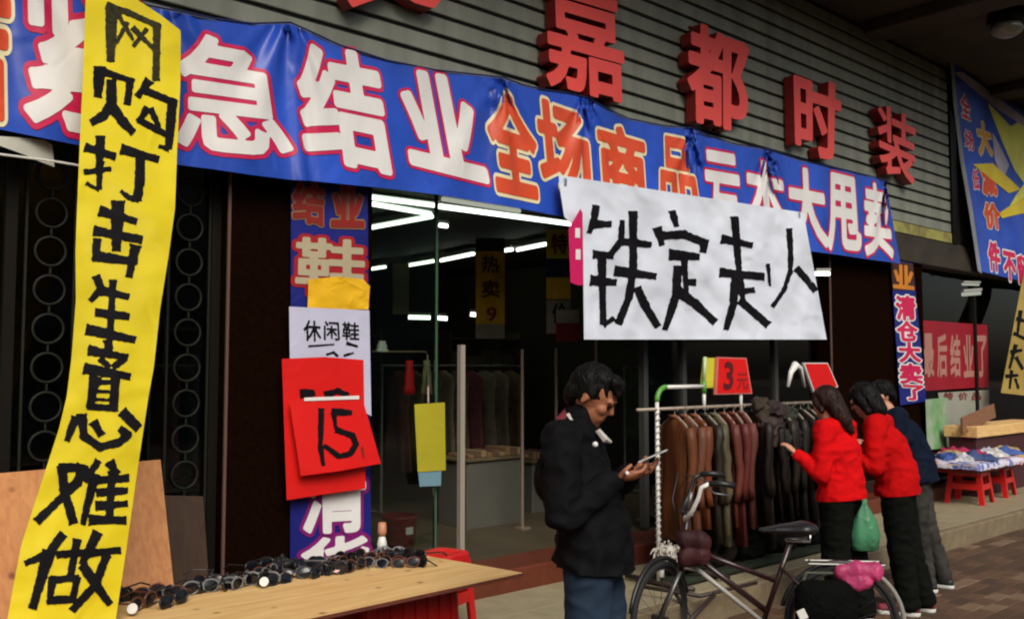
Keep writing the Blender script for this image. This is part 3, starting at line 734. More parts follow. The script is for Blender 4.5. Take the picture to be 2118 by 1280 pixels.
# hook bar above it
bm = bmesh.new(); tube(bm, [PY(770, 727, 5.35), PY(880, 727, 5.35), PY(884, 735, 5.35), PY(886, 834, 5.22)], .007, 6)
bmo('display_rail', bm, mat('dull_pink_metal', (.25, .16, .12), .4), label='thin metal display rail inside the doorway above the yellow sheet', cat='rail')
for px, py0, py1, m, lb in ((790, 705, 728, m_white, 'small white folded goods on top of the doorway rail'), (846, 745, 815, c_redp, 'narrow red tapering bag hanging from the doorway rail'), (882, 745, 815, clothmat('bag_cream', (.38, .34, .18), .6, .5, 12, .5), 'cream packet hanging at the end of the doorway rail')):
    c = PY(px, py1, 5.33); w = .045; h = PY(px, py0, 5.33).z - c.z
    bm = bmesh.new()
    rings = []
    for k in range(7):
        f = k / 6; ww = w * (1.1 - .5 * f) * (1 + .15 * math.sin(k * 2.3)); zz = c.z + h * f
        rings.append([bm.verts.new((c.x + ww * math.cos(a), c.y + .03 * math.sin(a) * (1 - .4 * f), zz)) for a in np.linspace(0, 2 * math.pi, 11)[:-1]])
    for a, b in zip(rings, rings[1:]):
        for q in range(10): bm.faces.new((a[q], a[(q + 1) % 10], b[(q + 1) % 10], b[q]))
    bm.faces.new(rings[0][::-1]); bm.faces.new(rings[-1])
    bmo('hanging_goods', bm, m, smooth=True, label=lb, cat='goods')

# ------------------------------------------------------------------ fluorescent tubes inside
e_t = emis('tube_light', (.90, 1, .88), 4.0); e_t2 = emis('tube_light_dim', (.8, .85, .7), .45)
def tubelight(a, b, Z, label, m=None, r=.021):
    p, q = (PZ(*a, Z), PZ(*b, Z)) if Z > 2.6 else (PD(*a, Z * 4), PD(*b, Z * 4))
    t = empty('ceiling_light', p, label=label, cat='light', group='fluorescent tubes in the shop')
    bm = bmesh.new(); tube(bm, [p, q], r, 8); unparent_world(bmo('tube', bm, m or e_t), t)
    d = (q - p).normalized(); s = Vector((-d.y, d.x, 0)) * .04
    up = Vector((0, 0, r + .003))
    bm = bmesh.new(); vs = [bm.verts.new(v) for v in (p - s + up, p + s + up, q + s + up, q - s + up, p - s + up * 2.2, p + s + up * 2.2, q + s + up * 2.2, q - s + up * 2.2)]
    for f in ((0, 1, 2, 3), (4, 7, 6, 5), (0, 4, 5, 1), (1, 5, 6, 2), (2, 6, 7, 3), (3, 7, 4, 0)): bm.faces.new([vs[i] for i in f])
    unparent_world(bmo('housing', bm, mat('lamp_housing', (.3, .3, .28), .5)), t)
tubelight((740, 405), (898, 425), 3.2, 'bright tube nearest the pillar, topmost row inside the shop')
tubelight((906, 427), (1190, 465), 3.2, 'long bright tube running behind the banner edge towards the white sheet')
tubelight((740, 417), (891, 443), 3.2, 'second bright tube below the topmost one beside the pillar')
tubelight((894, 448), (752, 474), 3.2, 'bright tube slanting back from the corner beside the pillar')
tubelight((915, 412), (1075, 437), 3.2, 'dim tube just under the lower edge of the blue banner', e_t2)
tubelight((765, 557), (797, 552), 3.2, 'short far tube just right of the pillar posters')
tubelight((845, 549), (898, 540), 3.2, 'far tube left of the glass door edge')
tubelight((912, 539), (980, 525), 3.2, 'far tube left of the hanging ochre banner')
tubelight((1040, 519), (1060, 516), 3.2, 'shortest far tube right of the hanging ochre banner')
tubelight((1070, 517), (1130, 505), 3.2, 'far tube left of the banded yellow green banner')
tubelight((845, 656), (890, 657), 2.4, 'low shelf light left of the glass door edge', r=.02)
tubelight((900, 657), (925, 659), 2.4, 'short low shelf light right of the glass door edge', r=.02)
tubelight((973, 650), (986, 651), 2.4, 'tiny low shelf light beside the foot of the ochre banner', r=.02)
tubelight((909, 466), (925, 468), 3.2, 'tiny tube end beside the glass door edge')
tubelight((1686, 566), (1716, 566), 2.4, 'short light right of the white sheet', r=.02)
tubelight((1990, 609), (2028, 606), 2.5, 'low shelf light in the neighbouring shop', e_t2, r=.02)
tubelight((1990, 588), (2025, 589), 2.5, 'faint upper shelf light in the neighbouring shop', e_t2, r=.012)

# shop furniture and dark stock inside
m_dk = [mat('stock_%d' % i, tuple(v * 1.7 for v in c), .9, .5, 6) for i, c in enumerate([(.05, .02, .015), (.03, .03, .04), (.06, .045, .02), (.025, .035, .02), (.08, .02, .025), (.09, .075, .05)])]
def garment_mesh(L=1.0, w=.21, seed=0, sleeves=True):
    rnd = random.Random(seed); bm = bmesh.new(); N = 34
    prof = [(0, .05, .03), (.015, .07, .04), (.05, .15, .05), (.075, w * .95, .055), (.12, w, .06), (.25, w * .92, .06), (.45, w * .85, .06), (.7, w * .98, .07), (1.0, w * 1.12, .085)]
    ph = rnd.random() * 6; rings = []
    for f, hw, ht in prof:
        r_ = []
        for k in range(N):
            a = 2 * math.pi * k / N; wob = 1 + (.42 * f) * math.sin(a * 5 + ph + f * 1.3) + .16 * math.sin(a * 3 + f * 7 + ph) + .12 * math.sin(a * 7 + f * 11)
            r_.append(bm.verts.new((ht * .55 * math.sin(a) * wob, hw * math.copysign(abs(math.cos(a)) ** .8, math.cos(a)), -L * f)))
        rings.append(r_)
    for a, b in zip(rings, rings[1:]):
        for k in range(N): bm.faces.new((a[k], b[k], b[(k + 1) % N], a[(k + 1) % N]))
    bm.faces.new(rings[0]); bm.faces.new(rings[-1][::-1])
    me = bpy.data.meshes.new('coat_body'); bmesh.ops.recalc_face_normals(bm, faces=bm.faces); bm.to_mesh(me); bm.free()
    me.polygons.foreach_set('use_smooth', [True] * len(me.polygons)); return me
def sleeve_mesh(s, w=.21, L=.58, seed=0):
    rnd = random.Random(seed + 5); bm = bmesh.new(); pts = []; rs = []
    for k in range(8):
        f = k / 7; pts.append((rnd.uniform(-.008, .008) + .012 * math.sin(f * 5 + seed), s * (w * .95 + .015 * math.sin(f * 2.6)), -.075 - L * f)); rs.append([.030, .040, .037, .034, .032, .031, .030, .029][k])
    tube(bm, pts, rs, 10); me = bpy.data.meshes.new('sleeve'); bmesh.ops.recalc_face_normals(bm, faces=bm.faces); bm.to_mesh(me); bm.free()
    me.polygons.foreach_set('use_smooth', [True] * len(me.polygons)); return me
def hanger_mesh():
    bm = bmesh.new(); tube(bm, [(0, -.19, -.07), (0, -.06, -.012), (0, 0, .005), (0, .06, -.012), (0, .19, -.07)], .008, 6)
    tube(bm, [(0, 0, .005), (0, 0, .035)] + arc((0, -.022, .045), (0, 1, 0), (0, 0, 1), .022, 0, 210, 8), .003, 5)
    me = bpy.data.meshes.new('hanger'); bm.to_mesh(me); bm.free(); me.materials.append(mat('hanger_plastic', (.30, .28, .22), .4)); return me
HM = hanger_mesh()
# interior rails full of dark clothes
for (x0, y0, n, lb) in ((5.2, 7.4, 9, 'rail of dark clothes in the middle of the shop'), (8.2, 7.0, 9, 'rail of dark clothes behind the rack outside'), (3.4, 8.4, 8, 'rail of dark clothes at the back left of the shop')):
    t = empty('clothes_rail', (x0, y0, .32), label=lb, cat='clothes rail')
    bm = bmesh.new(); tube(bm, [(-.1, 0, 0), (-.1, 0, 1.4), (1.7, 0, 1.4), (1.7, 0, 0)], .014, 8); bmo('rail_frame', bm, mat('rail_steel', (.12, .12, .11), .35), t)
    for s in (-.1, 1.7):
        bm = bmesh.new(); tube(bm, [(s, -.25, .03), (s, .25, .03)], .014, 8); bmo('foot', bm, MATS['rail_steel'], t)
    for k in range(n):
        gmesh = garment_mesh(.95, .2, k); gmesh.materials.append(random.choice(m_dk))
        g = bpy.data.objects.new('hanging_garment', gmesh); COL.objects.link(g); g.location = (x0 + .08 + k * .18, y0, .32 + 1.355)
        tag(g, 'dark garment hanging on the ' + lb, 'garment', 'garments on the ' + lb)
for i, (px0, px1, py0, py1, Y, lb) in enumerate(((966, 1084, 956, 1082, 6.3, 'wide white counter front standing inside the doorway'), (1101, 1150, 958, 1054, 6.6, 'narrow white counter panel left of the man with the phone'))):
    a, b = PY(px0, py0, Y), PY(px1, py1, Y)
    t = empty('shop_counter', (a.x, Y, .32), label=lb, cat='counter')
    unparent_world(boxo('counter_front', a.x, b.x, Y, Y + .4, min(a.z, b.z) - .01, a.z, mat('counter_white', (.085, .085, .07), .5, .2, 2), None, .006), t)
    unparent_world(boxo('counter_top', a.x - .03, b.x + .03, Y - .03, Y + .43, a.z + .002, a.z + .03, m_dk[2], None, .004), t)
    for q_ in range(9):
        xx_ = a.x + .03 + (b.x - a.x - .1) * q_ / 8.; unparent_world(boxo('folded_goods', xx_, xx_ + (b.x - a.x) / 11, Y + .01, Y + .3, a.z + .031, a.z + .06 + .05 * random.random(), mat('tan_goods_%d' % (q_ % 3), [(.16, .09, .04), (.10, .05, .03), (.20, .14, .07)][q_ % 3], .8), None, .004), t)
    unparent_world(boxo('counter_plinth', a.x + .01, b.x - .01, Y + .02, Y + .38, .32, min(a.z, b.z) - .012, m_dark), t)
for px, y0, y1, Y, lb in ((1080, 722, 962, 6.0, 'pale steel pole standing behind the wide white counter'), (1150, 720, 1000, 6.0, 'pale steel pole directly behind the head of the man with the phone'), (1328, 700, 1090, 5.6, 'dull steel pole behind the left post of the clothes rack'), (1232, 560, 770, 5.6, 'thin steel pole above the head of the man with the phone')):
    a = PY(px, y0, Y); bm = bmesh.new(); tube(bm, [(a.x, Y, .33), (a.x, Y, a.z)], .014, 8); box(bm, a.x - .05, a.x + .05, Y - .05, Y + .05, .32, .335)
    bmo('steel_pole', bm, mat('pole_steel', (.17, .13, .10), .5), label=lb, cat='pole')
# shelf units on side / back
for i, (x0, y0) in enumerate(((3.9, 9.6), (5.7, 10.2), (8.0, 10.0))):
    t = empty('stock_shelf', (x0, y0, .32), label=('left', 'middle', 'right')[i] + ' dark shelf unit of folded stock deep inside the shop', cat='shelf')
    for s in (0, 1.3): bmo('side_panel', box(bmesh.new(), s, s + .03, 0, .4, 0, 1.9), m_dk[2], t)
    for k in range(5):
        bmo('shelf_board', box(bmesh.new(), .031, 1.299, 0, .4, .1 + k * .42, .125 + k * .42), m_dk[2], t)
        bm = bmesh.new()
        for q in range(5): box(bm, .08 + q * .24, .28 + q * .24, .05, .33, .127 + k * .42, .127 + k * .42 + random.uniform(.08, .26), .01)
        if k < 4: bmo('folded_stock', bm, m_dk[(k + i) % 6], t, kind='stuff')

# ------------------------------------------------------------------ plywood panels leaning at the left
def panel(px_tl, px_tr, px_br, px_bl, Yt, Yb, m, label, th=.012):
    pts = [PY(*px_tl, Yt), PY(*px_tr, Yt), PY(*px_br, Yb), PY(*px_bl, Yb)]
    n = (pts[1] - pts[0]).cross(pts[3] - pts[0]).normalized(); n = n if n.y > 0 else -n
    V = pts + [p + n * th for p in pts]
    o = pyd('plywood_panel', V, [(0, 1, 2, 3), (4, 7, 6, 5), (0, 4, 5, 1), (1, 5, 6, 2), (2, 6, 7, 3), (3, 7, 4, 0)], m)
    return tag(o, label, 'plywood panel')
panel((-260, 1000), (332, 950), (372, 1330), (-300, 1420), 5.10, 4.72, MATS['plywood_orange'], 'orange plywood panel with knots leaning behind the yellow banner')
panel((200, 1020), (420, 1026), (440, 1310), (200, 1330), 5.16, 5.02, MATS['plywood_dark'], 'dark plywood panel leaning behind the orange one')

# ------------------------------------------------------------------ red plastic stools
def stool_tree(loc, rz, label, h=.45, w=.17, group=None):
    t = empty('plastic_stool', loc, rz, label=label, cat='stool', group=group)
    bm = bmesh.new(); r0 = []
    def sq(hw, z, rc=.035, n=4):
        out = []
        for (sx, sy, a0) in ((1, 1, 0), (-1, 1, 90), (-1, -1, 180), (1, -1, 270)):
            for k in range(n + 1):
                a = R(a0 + 90 * k / n); out.append(bm.verts.new((sx * (hw - rc) + rc * math.cos(a), sy * (hw - rc) + rc * math.sin(a), z)))
        return out
    rr = [sq(w * .55, h - .012), sq(w * .6, h - .004), sq(w * .92, h), sq(w, h - .012), sq(w * 1.03, h - .05), sq(w * .99, h - .05), sq(w * .97, h - .02)]
    for a, b in zip(rr, rr[1:]):
        for k in range(len(a)): bm.faces.new((a[k], a[(k + 1) % len(a)], b[(k + 1) % len(a)], b[k]))
    bm.faces.new(rr[0][::-1]); bmo('seat', bm, m_plr, t, False)
    for sx in (-1, 1):
        for sy in (-1, 1):
            bm = bmesh.new()
            def L(z, o, i): return [(sx * o, sy * o, z), (sx * (o - .055), sy * o, z), (sx * (o - .055), sy * (o - .012), z), (sx * (o - .012), sy * (o - .012), z), (sx * (o - .012), sy * (o - .055), z), (sx * o, sy * (o - .055), z)]
            rg = [[bm.verts.new(p) for p in L(z, o, 0)] for z, o in ((h - .045, w * .98), (h * .5, w * 1.1), (0, w * 1.25))]
            for a, b in zip(rg, rg[1:]):
                for k in range(6): bm.faces.new((a[k], a[(k + 1) % 6], b[(k + 1) % 6], b[k]))
            bm.faces.new(rg[0]); bm.faces.new(rg[-1][::-1]); bmo('leg', bm, m_plr, t)
    for k in range(4):
        bm = bmesh.new(); box(bm, -w * 1.04, w * 1.04, w * 1.12 - .012, w * 1.12 - .002, h * .36, h * .50); bmo('apron', bm, m_plr, t).rotation_euler = (0, 0, R(90 * k))
        bm = bmesh.new(); box(bm, -w * .92, w * .92, w * .99 - .006, w * .99 + .002, h - .14, h - .046); bmo('skirt', bm, m_plr, t).rotation_euler = (0, 0, R(90 * k))
    return t
BZ = .62
sx0 = [(1.75, 3.98), (1.2, 3.98)]
names = ['red plastic stool under the middle of the sunglasses board', 'red plastic stool under the left end of the board behind the yellow banner']
for (x, y), n in zip(sx0, names):
    stool_tree((x, y + .09, WLK), random.uniform(-.06, .06), n, group='stools holding the sunglasses board')
def ribbed_crate(cx, cy, rz, wx, wy, h, label):
    """upturned plastic crate: tapered, ribbed sides, rounded rim"""
    t = empty('plastic_crate', (cx, cy, WLK), rz, label=label, cat='crate', group='upturned crates holding the sunglasses board')
    n = 72; bm = bmesh.new(); rings = []
    for zz, s_ in ((0, 1.0), (.0, 1.035), (.045, 1.035), (.05, .985), (h - .02, .90), (h, .87)):
        rg = []
        for k in range(n):
            a = 2 * math.pi * (k + .5) / n; c, s = math.cos(a), math.sin(a); e = .22
            x = math.copysign(abs(c) ** e, c) * wx * s_; y = math.copysign(abs(s) ** e, s) * wy * s_
            rib = .988 if (k // 2) % 2 and .05 <= zz < h - .001 else 1.0
            rg.append(bm.verts.new((x * rib, y * rib, zz)))
        rings.append(rg)
    for a, b in zip(rings, rings[1:]):
        for k in range(n): bm.faces.new((a[k], a[(k + 1) % n], b[(k + 1) % n], b[k]))
    bm.faces.new(rings[-1]); bmo('crate_shell', bm, m_plr, t)
    for k in range(7):
        x = -wx * .72 + k * wx * .24
        for sy in (-1, 1):
            bm = bmesh.new(); vs = [bm.verts.new(p) for p in ((x - .011, sy * wy * .975, .052), (x + .011, sy * wy * .975, .052), (x + .010, sy * wy * .885, h - .02), (x - .010, sy * wy * .885, h - .02), (x - .011, sy * (wy * .975 + .012), .052), (x + .011, sy * (wy * .975 + .012), .052), (x + .010, sy * (wy * .885 + .012), h - .02), (x - .010, sy * (wy * .885 + .012), h - .02))]
            for f in ((0, 1, 2, 3), (4, 7, 6, 5), (0, 4, 5, 1), (1, 5, 6, 2), (2, 6, 7, 3), (3, 7, 4, 0)): bm.faces.new([vs[i] for i in f])
            bmo('rib', bm, m_plr, t)
    bm = bmesh.new(); box(bm, wx * .60, wx * .72, -wy - .004, -wy + .004, .12, .16); bmo('label_sticker', bm, m_white, t)
    return t
ribbed_crate(2.86, 3.97, 0, .31, .15, .446, 'bright red upturned ribbed crate under the right end of the sunglasses board')
ribbed_crate(2.20, 3.99, .03, .30, .15, .446, 'red upturned ribbed crate in the shade under the middle of the sunglasses board')
p = PZ(918, 1140, .62); stool_tree((p.x, p.y, WLK), .3, 'red plastic stool standing free beyond the right end of the sunglasses board', h=.45, w=.115)
# red bucket inside doorway
p = PY(826, 1130, 5.6); t = empty('red_bin', (p.x, 5.6, .32), label='dark red plastic bin with a white sticker just inside the doorway', cat='bin')
bm = bmesh.new()
rings = []
for z, r in ((0, .10), (.30, .125), (.31, .135), (.325, .135), (.325, .125), (.02, .095)):
    rings.append([bm.verts.new((r * math.cos(a), r * math.sin(a), z)) for a in np.linspace(0, 2 * math.pi, 25)[:-1]])
for a, b in zip(rings, rings[1:]):
    for q in range(24): bm.faces.new((a[q], a[(q + 1) % 24], b[(q + 1) % 24], b[q]))
bm.faces.new(rings[0][::-1]); bm.faces.new(rings[-1]); bmo('bucket', bm, mat('bin_red', (.22, .008, .01), .4), t, True)
bm = bmesh.new(); box(bm, -.03, .03, -.122, -.118, .20, .25); bmo('sticker', bm, m_white, t)

# sunglasses board
E_FY = PZ(1083, 1184, BZ + .018)
brd = empty('display_board', (1.8, 4.05, BZ), label='pale plywood board on red stools carrying rows of sunglasses', cat='board')
c1 = PZ(1083, 1184, BZ + .018); c2 = PZ(880, 1148, BZ + .018)
fr = PZ(620, 1283, BZ + .018)
dr = (fr - c1).normalized(); pl = c1 + dr * 3.3; dd = (c2 - c1)
bk = c2 + dd.normalized() * .12
poly = [c1, bk, bk + dr * 3.3, pl]
V = [Vector((p.x, p.y, BZ + .018)) for p in poly] + [Vector((p.x, p.y, BZ + .001)) for p in poly]
o = pyd('board_top', V, [(0, 1, 2, 3)], MATS['plywood_light']); unparent_world(o, brd)
o = pyd('board_edge', [v - Vector((0, 0, .0005)) for v in V], [(4, 7, 6, 5), (0, 4, 5, 1), (1, 5, 6, 2), (2, 6, 7, 3), (3, 7, 4, 0)], mat('ply_edge', (.14, .035, .02), .6, .3, 20)); unparent_world(o, brd)

# sunglasses
def sunglasses_proto(kind, mf):
    t = empty('sunglasses', (0, 0, 0))
    bm = bmesh.new()
    for s in (-1, 1): tube(bm, [Vector((s * .035 + .030 * math.cos(a), -.002 * math.cos(a * 2), .024 + .024 * math.sin(a) * (1.1 if math.sin(a) < 0 else .85))) for a in np.linspace(0, 2 * math.pi, 17)[:-1]], .0038, 6, closed=True)
    tube(bm, [(-.008, 0, .030), (0, -.003, .034), (.008, 0, .030)], .003, 5); bmo('frame', bm, mf, t, True)
    for s in (-1, 1):
        pts = [(s * .035 + .029 * math.cos(a), .0, .024 + .023 * math.sin(a) * (1.1 if math.sin(a) < 0 else .85)) for a in np.linspace(0, 2 * math.pi, 17)[:-1]]
        pyd('lens', pts + [(s * .035, -.006, .024)], [(k, (k + 1) % 16, 16) for k in range(16)], mat('lens', (.006, .006, .008), .22, spec=.5), t, True)
        bm = bmesh.new(); tube(bm, [(s * .066, 0, .034), (s * .070, .03, .032), (s * .068, .09, .028), (s * .062, .125, .008)], .0032, 6); bmo('temple', bm, mf, t)
    return t
gl = [(sunglasses_proto(0, mat('frame_black', (.012, .012, .012), .25)), 'black framed'), (sunglasses_proto(1, mat('frame_grey', (.16, .16, .16), .3)), 'silver grey framed'), (sunglasses_proto(2, mat('frame_tort', (.10, .035, .02), .3)), 'tortoiseshell framed')]
kids_index(); used = [False] * 3
spots = []
for (ax, ay), (bx, by), n in (((262, 1266), (420, 1246), 9), ((262, 1248), (420, 1226), 9), ((425, 1228), (500, 1212), 5), ((430, 1212), (500, 1198), 4), ((502, 1214), (612, 1200), 8), ((510, 1198), (612, 1184), 7), ((520, 1184), (608, 1172), 5), ((624, 1192), (758, 1180), 9), ((630, 1180), (756, 1164), 8), ((768, 1176), (892, 1170), 8), ((776, 1164), (888, 1160), 8), ((778, 1152), (880, 1150), 6)):
    for k in range(n):
        f = (k + .5) / n
        if random.random() < .38 or abs(ax + (bx - ax) * f - 496) < 8: continue
        spots.append((ax + (bx - ax) * f + random.uniform(-8, 8), ay + (by - ay) * f + random.uniform(-5, 4)))
for px, py in spots:
    p = PZ(px, py, BZ + .019); q = random.choice([0, 0, 0, 0, 1, 2]); src, nm = gl[q]
    o = src if not used[q] else copy_tree(src)
    used[q] = True
    o.location = (p.x, p.y, BZ + .0215); o.rotation_euler = (random.uniform(-.5, .15), random.uniform(-.12, .12), R(-20) + random.uniform(-1.3, 1.3)); o.scale = [random.uniform(1.1, 1.4)] * 3
    zone = 'nearest the yellow banner' if px < 425 else 'in the clump before the dark panel' if px < 500 else 'in front of the dark pillar' if px < 618 else 'in front of the blue poster' if px < 762 else 'at the far right end of the board'
    tag(o, '%s sunglasses in the crowded rows %s' % (nm, zone), 'sunglasses', '%s sunglasses %s' % (nm, zone))
for i, (px, py, lb) in enumerate(((270, 1262, 'round white price sticker on the board nearest the yellow banner'), (542, 1206, 'round white price sticker on the board before the dark pillar'), (691, 1178, 'round pale pink price sticker on the board before the blue poster'))):
    p = PZ(px, py, BZ + .04); bm = bmesh.new(); r = bmesh.ops.create_cone(bm, cap_ends=True, segments=20, radius1=.022, radius2=.022, depth=.004)
    o = bmo('price_tag', bm, m_white if i < 2 else mat('pink_tag', (.75, .45, .45), .5)); o.location = (p.x, p.y - .02, BZ + .052); o.rotation_euler = (R(70), 0, R(-42)); tag(o, lb, 'price tag')
# small bottle/figure at board end
p = PZ(790, 1138, BZ + .03); t = empty('lotion_bottle', (p.x, p.y, BZ + .019), label='small bottle with white base and peach cap at the back of the board', cat='bottle')
for nm, prof, m in (('bottle_body', ((0, .026), (.05, .028), (.09, .018), (.095, 0)), m_white), ('cap', ((.093, .012), (.10, .024), (.12, .026), (.17, .022), (.172, 0)), mat('peach', (.5, .22, .12), .5))):
    bm = bmesh.new(); rr = [[bm.verts.new((max(r, .001) * math.cos(a), max(r, .001) * math.sin(a), z)) for a in np.linspace(0, 2 * math.pi, 17)[:-1]] for z, r in prof]
    for a, b in zip(rr, rr[1:]):
        for q in range(16): bm.faces.new((a[q], a[(q + 1) % 16], b[(q + 1) % 16], b[q]))
    bm.faces.new(rr[0][::-1]); bmo(nm, bm, m, t, True)

# ------------------------------------------------------------------ clothes rack outside
RY = 4.26
p0 = PY(1362, 1150, RY); p1 = PY(1700, 1000, RY); rx0, rx1 = p0.x, 7.5
rk = empty('clothes_rack', ((rx0 + rx1) / 2, RY, WLK), label='white tube clothes rack with green elbows full of brown coats on the walkway', cat='clothes rack')
m_grn = mat('green_joint', (.10, .32, .05), .4)
def RK(nm, pts, r, m, seg=8):
    bm = bmesh.new(); tube(bm, pts, r, seg); o = bmo(nm, bm, m, None, True); return unparent_world(o, rk)
zt = PY(1400, 800, RY).z; zr = PY(1380, 845, RY).z; xm = PY(1456, 800, RY).x
RK('post', [(rx0, RY, WLK + .02), (rx0, RY, zt - .10)], .014, m_white)
RK('elbow_joint', arc((rx0 + .10, RY, zt - .10), (-1, 0, 0), (0, 0, 1), .10, 0, 90, 8), .019, m_grn)
RK('top_bar', [(rx0 + .10, RY, zt), (xm, RY, zt)], .015, m_white)
ztm = PY(1460, 738, RY).z
RK('post', [(xm, RY, zr - .02), (xm, RY, zt - .05)], .013, m_white); RK('tee_joint', [(xm, RY, zt - .05), (xm, RY, zt + .04)], .020, m_grn); RK('post', [(xm, RY, zt + .04), (xm + .02, RY, ztm)], .013, mat('pale_green', (.5, .62, .35), .4))
RK('hanging_rail', [(rx0 - .22, RY, zr), (rx1 + .1, RY, zr)], .012, mat('rail_grey', (.30, .24, .19), .3))
RK('post', [(rx1, RY, WLK + .02), (rx1, RY, zr + .15)], .014, m_white)
xq = PY(1532, 800, RY).x; RK('post', [(xq, RY, zr - .06), (xq, RY, zr + .14)], .013, m_white)
m_base = mat('rack_base', (.035, .022, .018), .5)
for x in (rx0, rx1): RK('foot', [(x, RY - .30, WLK + .03), (x, RY + .30, WLK + .03)], .018, m_base)
RK('base_bar', [(rx0, RY + .0, WLK + .16), (rx1, RY, WLK + .16)], .014, m_base)
RK('brace', [(rx0, RY, WLK + .16), (rx0 + .5, RY - .24, WLK + .03)], .014, m_base)
bm = bmesh.new(); box(bm, rx0 + .02, rx1 - .02, RY - .16, RY + .16, WLK + .02, WLK + .05, .005); unparent_world(bmo('base_shelf', bm, mat('mat_green', (.012, .022, .008), .9, .4, 20)), rk)
fa_ = [PD(1325, 1212, 6.30), PD(1450, 1232, 6.10), PD(1565, 1204, 6.45)]
RK('front_brace', fa_, .013, m_base); RK('front_brace', [PD(1396, 1226, 6.2), PD(1432, 1275, 5.95)], .012, m_base); RK('front_brace', [PD(1478, 1228, 6.15), PD(1410, 1300, 5.85)], .014, m_base)
RK('foot_cap', [(rx0, RY - .02, WLK + .07), (rx0, RY - .02, WLK + .14)], .024, m_white)
# spiral of white tape on the post: small beads
bm = bmesh.new(); tube(bm, [(rx0 + .017 * math.cos(a * 2.2), RY + .017 * math.sin(a * 2.2), WLK + .2 + a * .0155) for a in np.linspace(0, 66, 260)], .005, 5); unparent_world(bmo('spiral_wrap', bm, mat('wrap_grey', (.35, .35, .33), .6)), rk)
# fluffy white mop-like bundle tied at the post
m_fl = mat('fluff', (.55, .52, .46), .9, .5, 30)
c = PD(1380, 1136, 6.5)
bm = bmesh.new()
for k in range(130):
    a = Vector((random.gauss(0, .055), random.gauss(0, .035), random.gauss(0, .022))); d = Vector((random.uniform(-1, 1) * .05, random.uniform(-1, 1) * .03, -random.uniform(.01, .05)))
    tube(bm, [c + a, c + a + d * .6, c + a + d + Vector((0, 0, -.01))], [.007, .006, .002], 5)
fb_ = empty('fringed_bundle', (c.x, c.y, c.z), label='white fringed bundle tied low on the left post of the clothes rack', cat='bundle')
unparent_world(bmo('fringe', bm, m_fl, kind='stuff'), fb_)
bm = bmesh.new(); ell(bm, c, .075, .04, .028); unparent_world(bmo('knot', bm, m_fl, None, True), fb_)
CC = [((.17, .065, .022), 'rust brown'), ((.18, .080, .050), 'tan brown'), ((.19, .062, .024), 'orange brown'), ((.025, .02, .014), 'near black'), ((.12, .125, .08), 'grey olive'), ((.16, .045, .035), 'brick brown'),
      ((.14, .030, .030), 'wine red'), ((.17, .060, .050), 'dusty rose brown'), ((.045, .026, .016), 'dark chocolate'), ((.11, .075, .042), 'khaki brown'), ((.055, .03, .018), 'deep brown'), ((.085, .055, .028), 'olive brown'), ((.05, .025, .02), 'dark maroon brown'), ((.06, .045, .026), 'dim olive'), ((.035, .02, .015), 'blackish brown'), ((.05, .03, .02), 'murky brown'), ((.03, .03, .02), 'black green')]
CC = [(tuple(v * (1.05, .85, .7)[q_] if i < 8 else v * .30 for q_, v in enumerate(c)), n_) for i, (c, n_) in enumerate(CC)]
ords = ['first', 'second', 'third', 'fourth', 'fifth', 'sixth', 'seventh', 'eighth', 'ninth', 'tenth', 'eleventh', 'twelfth', 'thirteenth', 'fourteenth', 'fifteenth', 'sixteenth', 'seventeenth']
for k, (c, nm) in enumerate(CC):
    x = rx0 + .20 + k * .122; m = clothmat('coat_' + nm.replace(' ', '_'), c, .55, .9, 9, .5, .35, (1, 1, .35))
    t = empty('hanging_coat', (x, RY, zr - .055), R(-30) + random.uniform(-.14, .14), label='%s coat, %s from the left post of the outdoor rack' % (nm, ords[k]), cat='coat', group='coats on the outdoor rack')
    L = random.uniform(.80, 1.05); g = garment_mesh(L, random.uniform(.19, .22), k); g.materials.append(m)
    o = bpy.data.objects.new('coat_body', g); COL.objects.link(o); o.parent = t
    for s in (-1, 1):
        sm = sleeve_mesh(s, .21, .56, k); sm.materials.append(m); o = bpy.data.objects.new('sleeve', sm); COL.objects.link(o); o.parent = t; o.location = (random.uniform(-.02, .02), 0, 0)
    o = bpy.data.objects.new('hanger', HM); COL.objects.link(o); o.parent = t; o.location = (0, 0, .002)
    bm = bmesh.new(); tube(bm, [(.012, -.045, -.012), (.032, -.05, -.05), (.045, -.03, -.13), (.05, -.005, -.2)], [.010, .017, .014, .005], 6); tube(bm, [(.012, .045, -.012), (.032, .05, -.05), (.045, .03, -.13), (.05, .005, -.2)], [.010, .017, .014, .005], 6); tube(bm, [(.012, .045, -.012), (-.03, .03, 0), (-.03, -.03, 0), (.012, -.045, -.012)], .014, 6)
    bmo('collar', bm, m, t, True)
for k, (px, py, c, nm) in enumerate(((1575, 842, (.05, .035, .022), 'brown'), (1602, 850, (.035, .02, .02), 'plum'), (1628, 858, (.03, .032, .02), 'olive'), (1588, 880, (.06, .04, .03), 'tan brown'), (1640, 890, (.035, .022, .028), 'violet brown'), (1614, 905, (.02, .022, .016), 'black green'))):
    q = PY(px, py, RY - .10 - .04 * (k % 2)); bm = bmesh.new()
    cap(bm, (-.05, 0, .02), (.05, .0, .0), .05, .06, .8, Vector((0, 1, 0))); cap(bm, (.0, 0, 0), (.01 * k, -.02, -.13), .055, .035)
    o = solid('knitted_hat', bm, .009, clothmat('knit_%d' % k, c, .8, 1., 16, .6), None, 2, .022, k * 3, (16, 16, 16)); o.location = q
    tag(o, '%s knitted hat in the cluster at the right end of the rack, %s' % (nm, ('topmost left', 'topmost middle', 'topmost right', 'middle left', 'lower right', 'lowest')[k]), 'hat', 'hats at the right end of the rack')
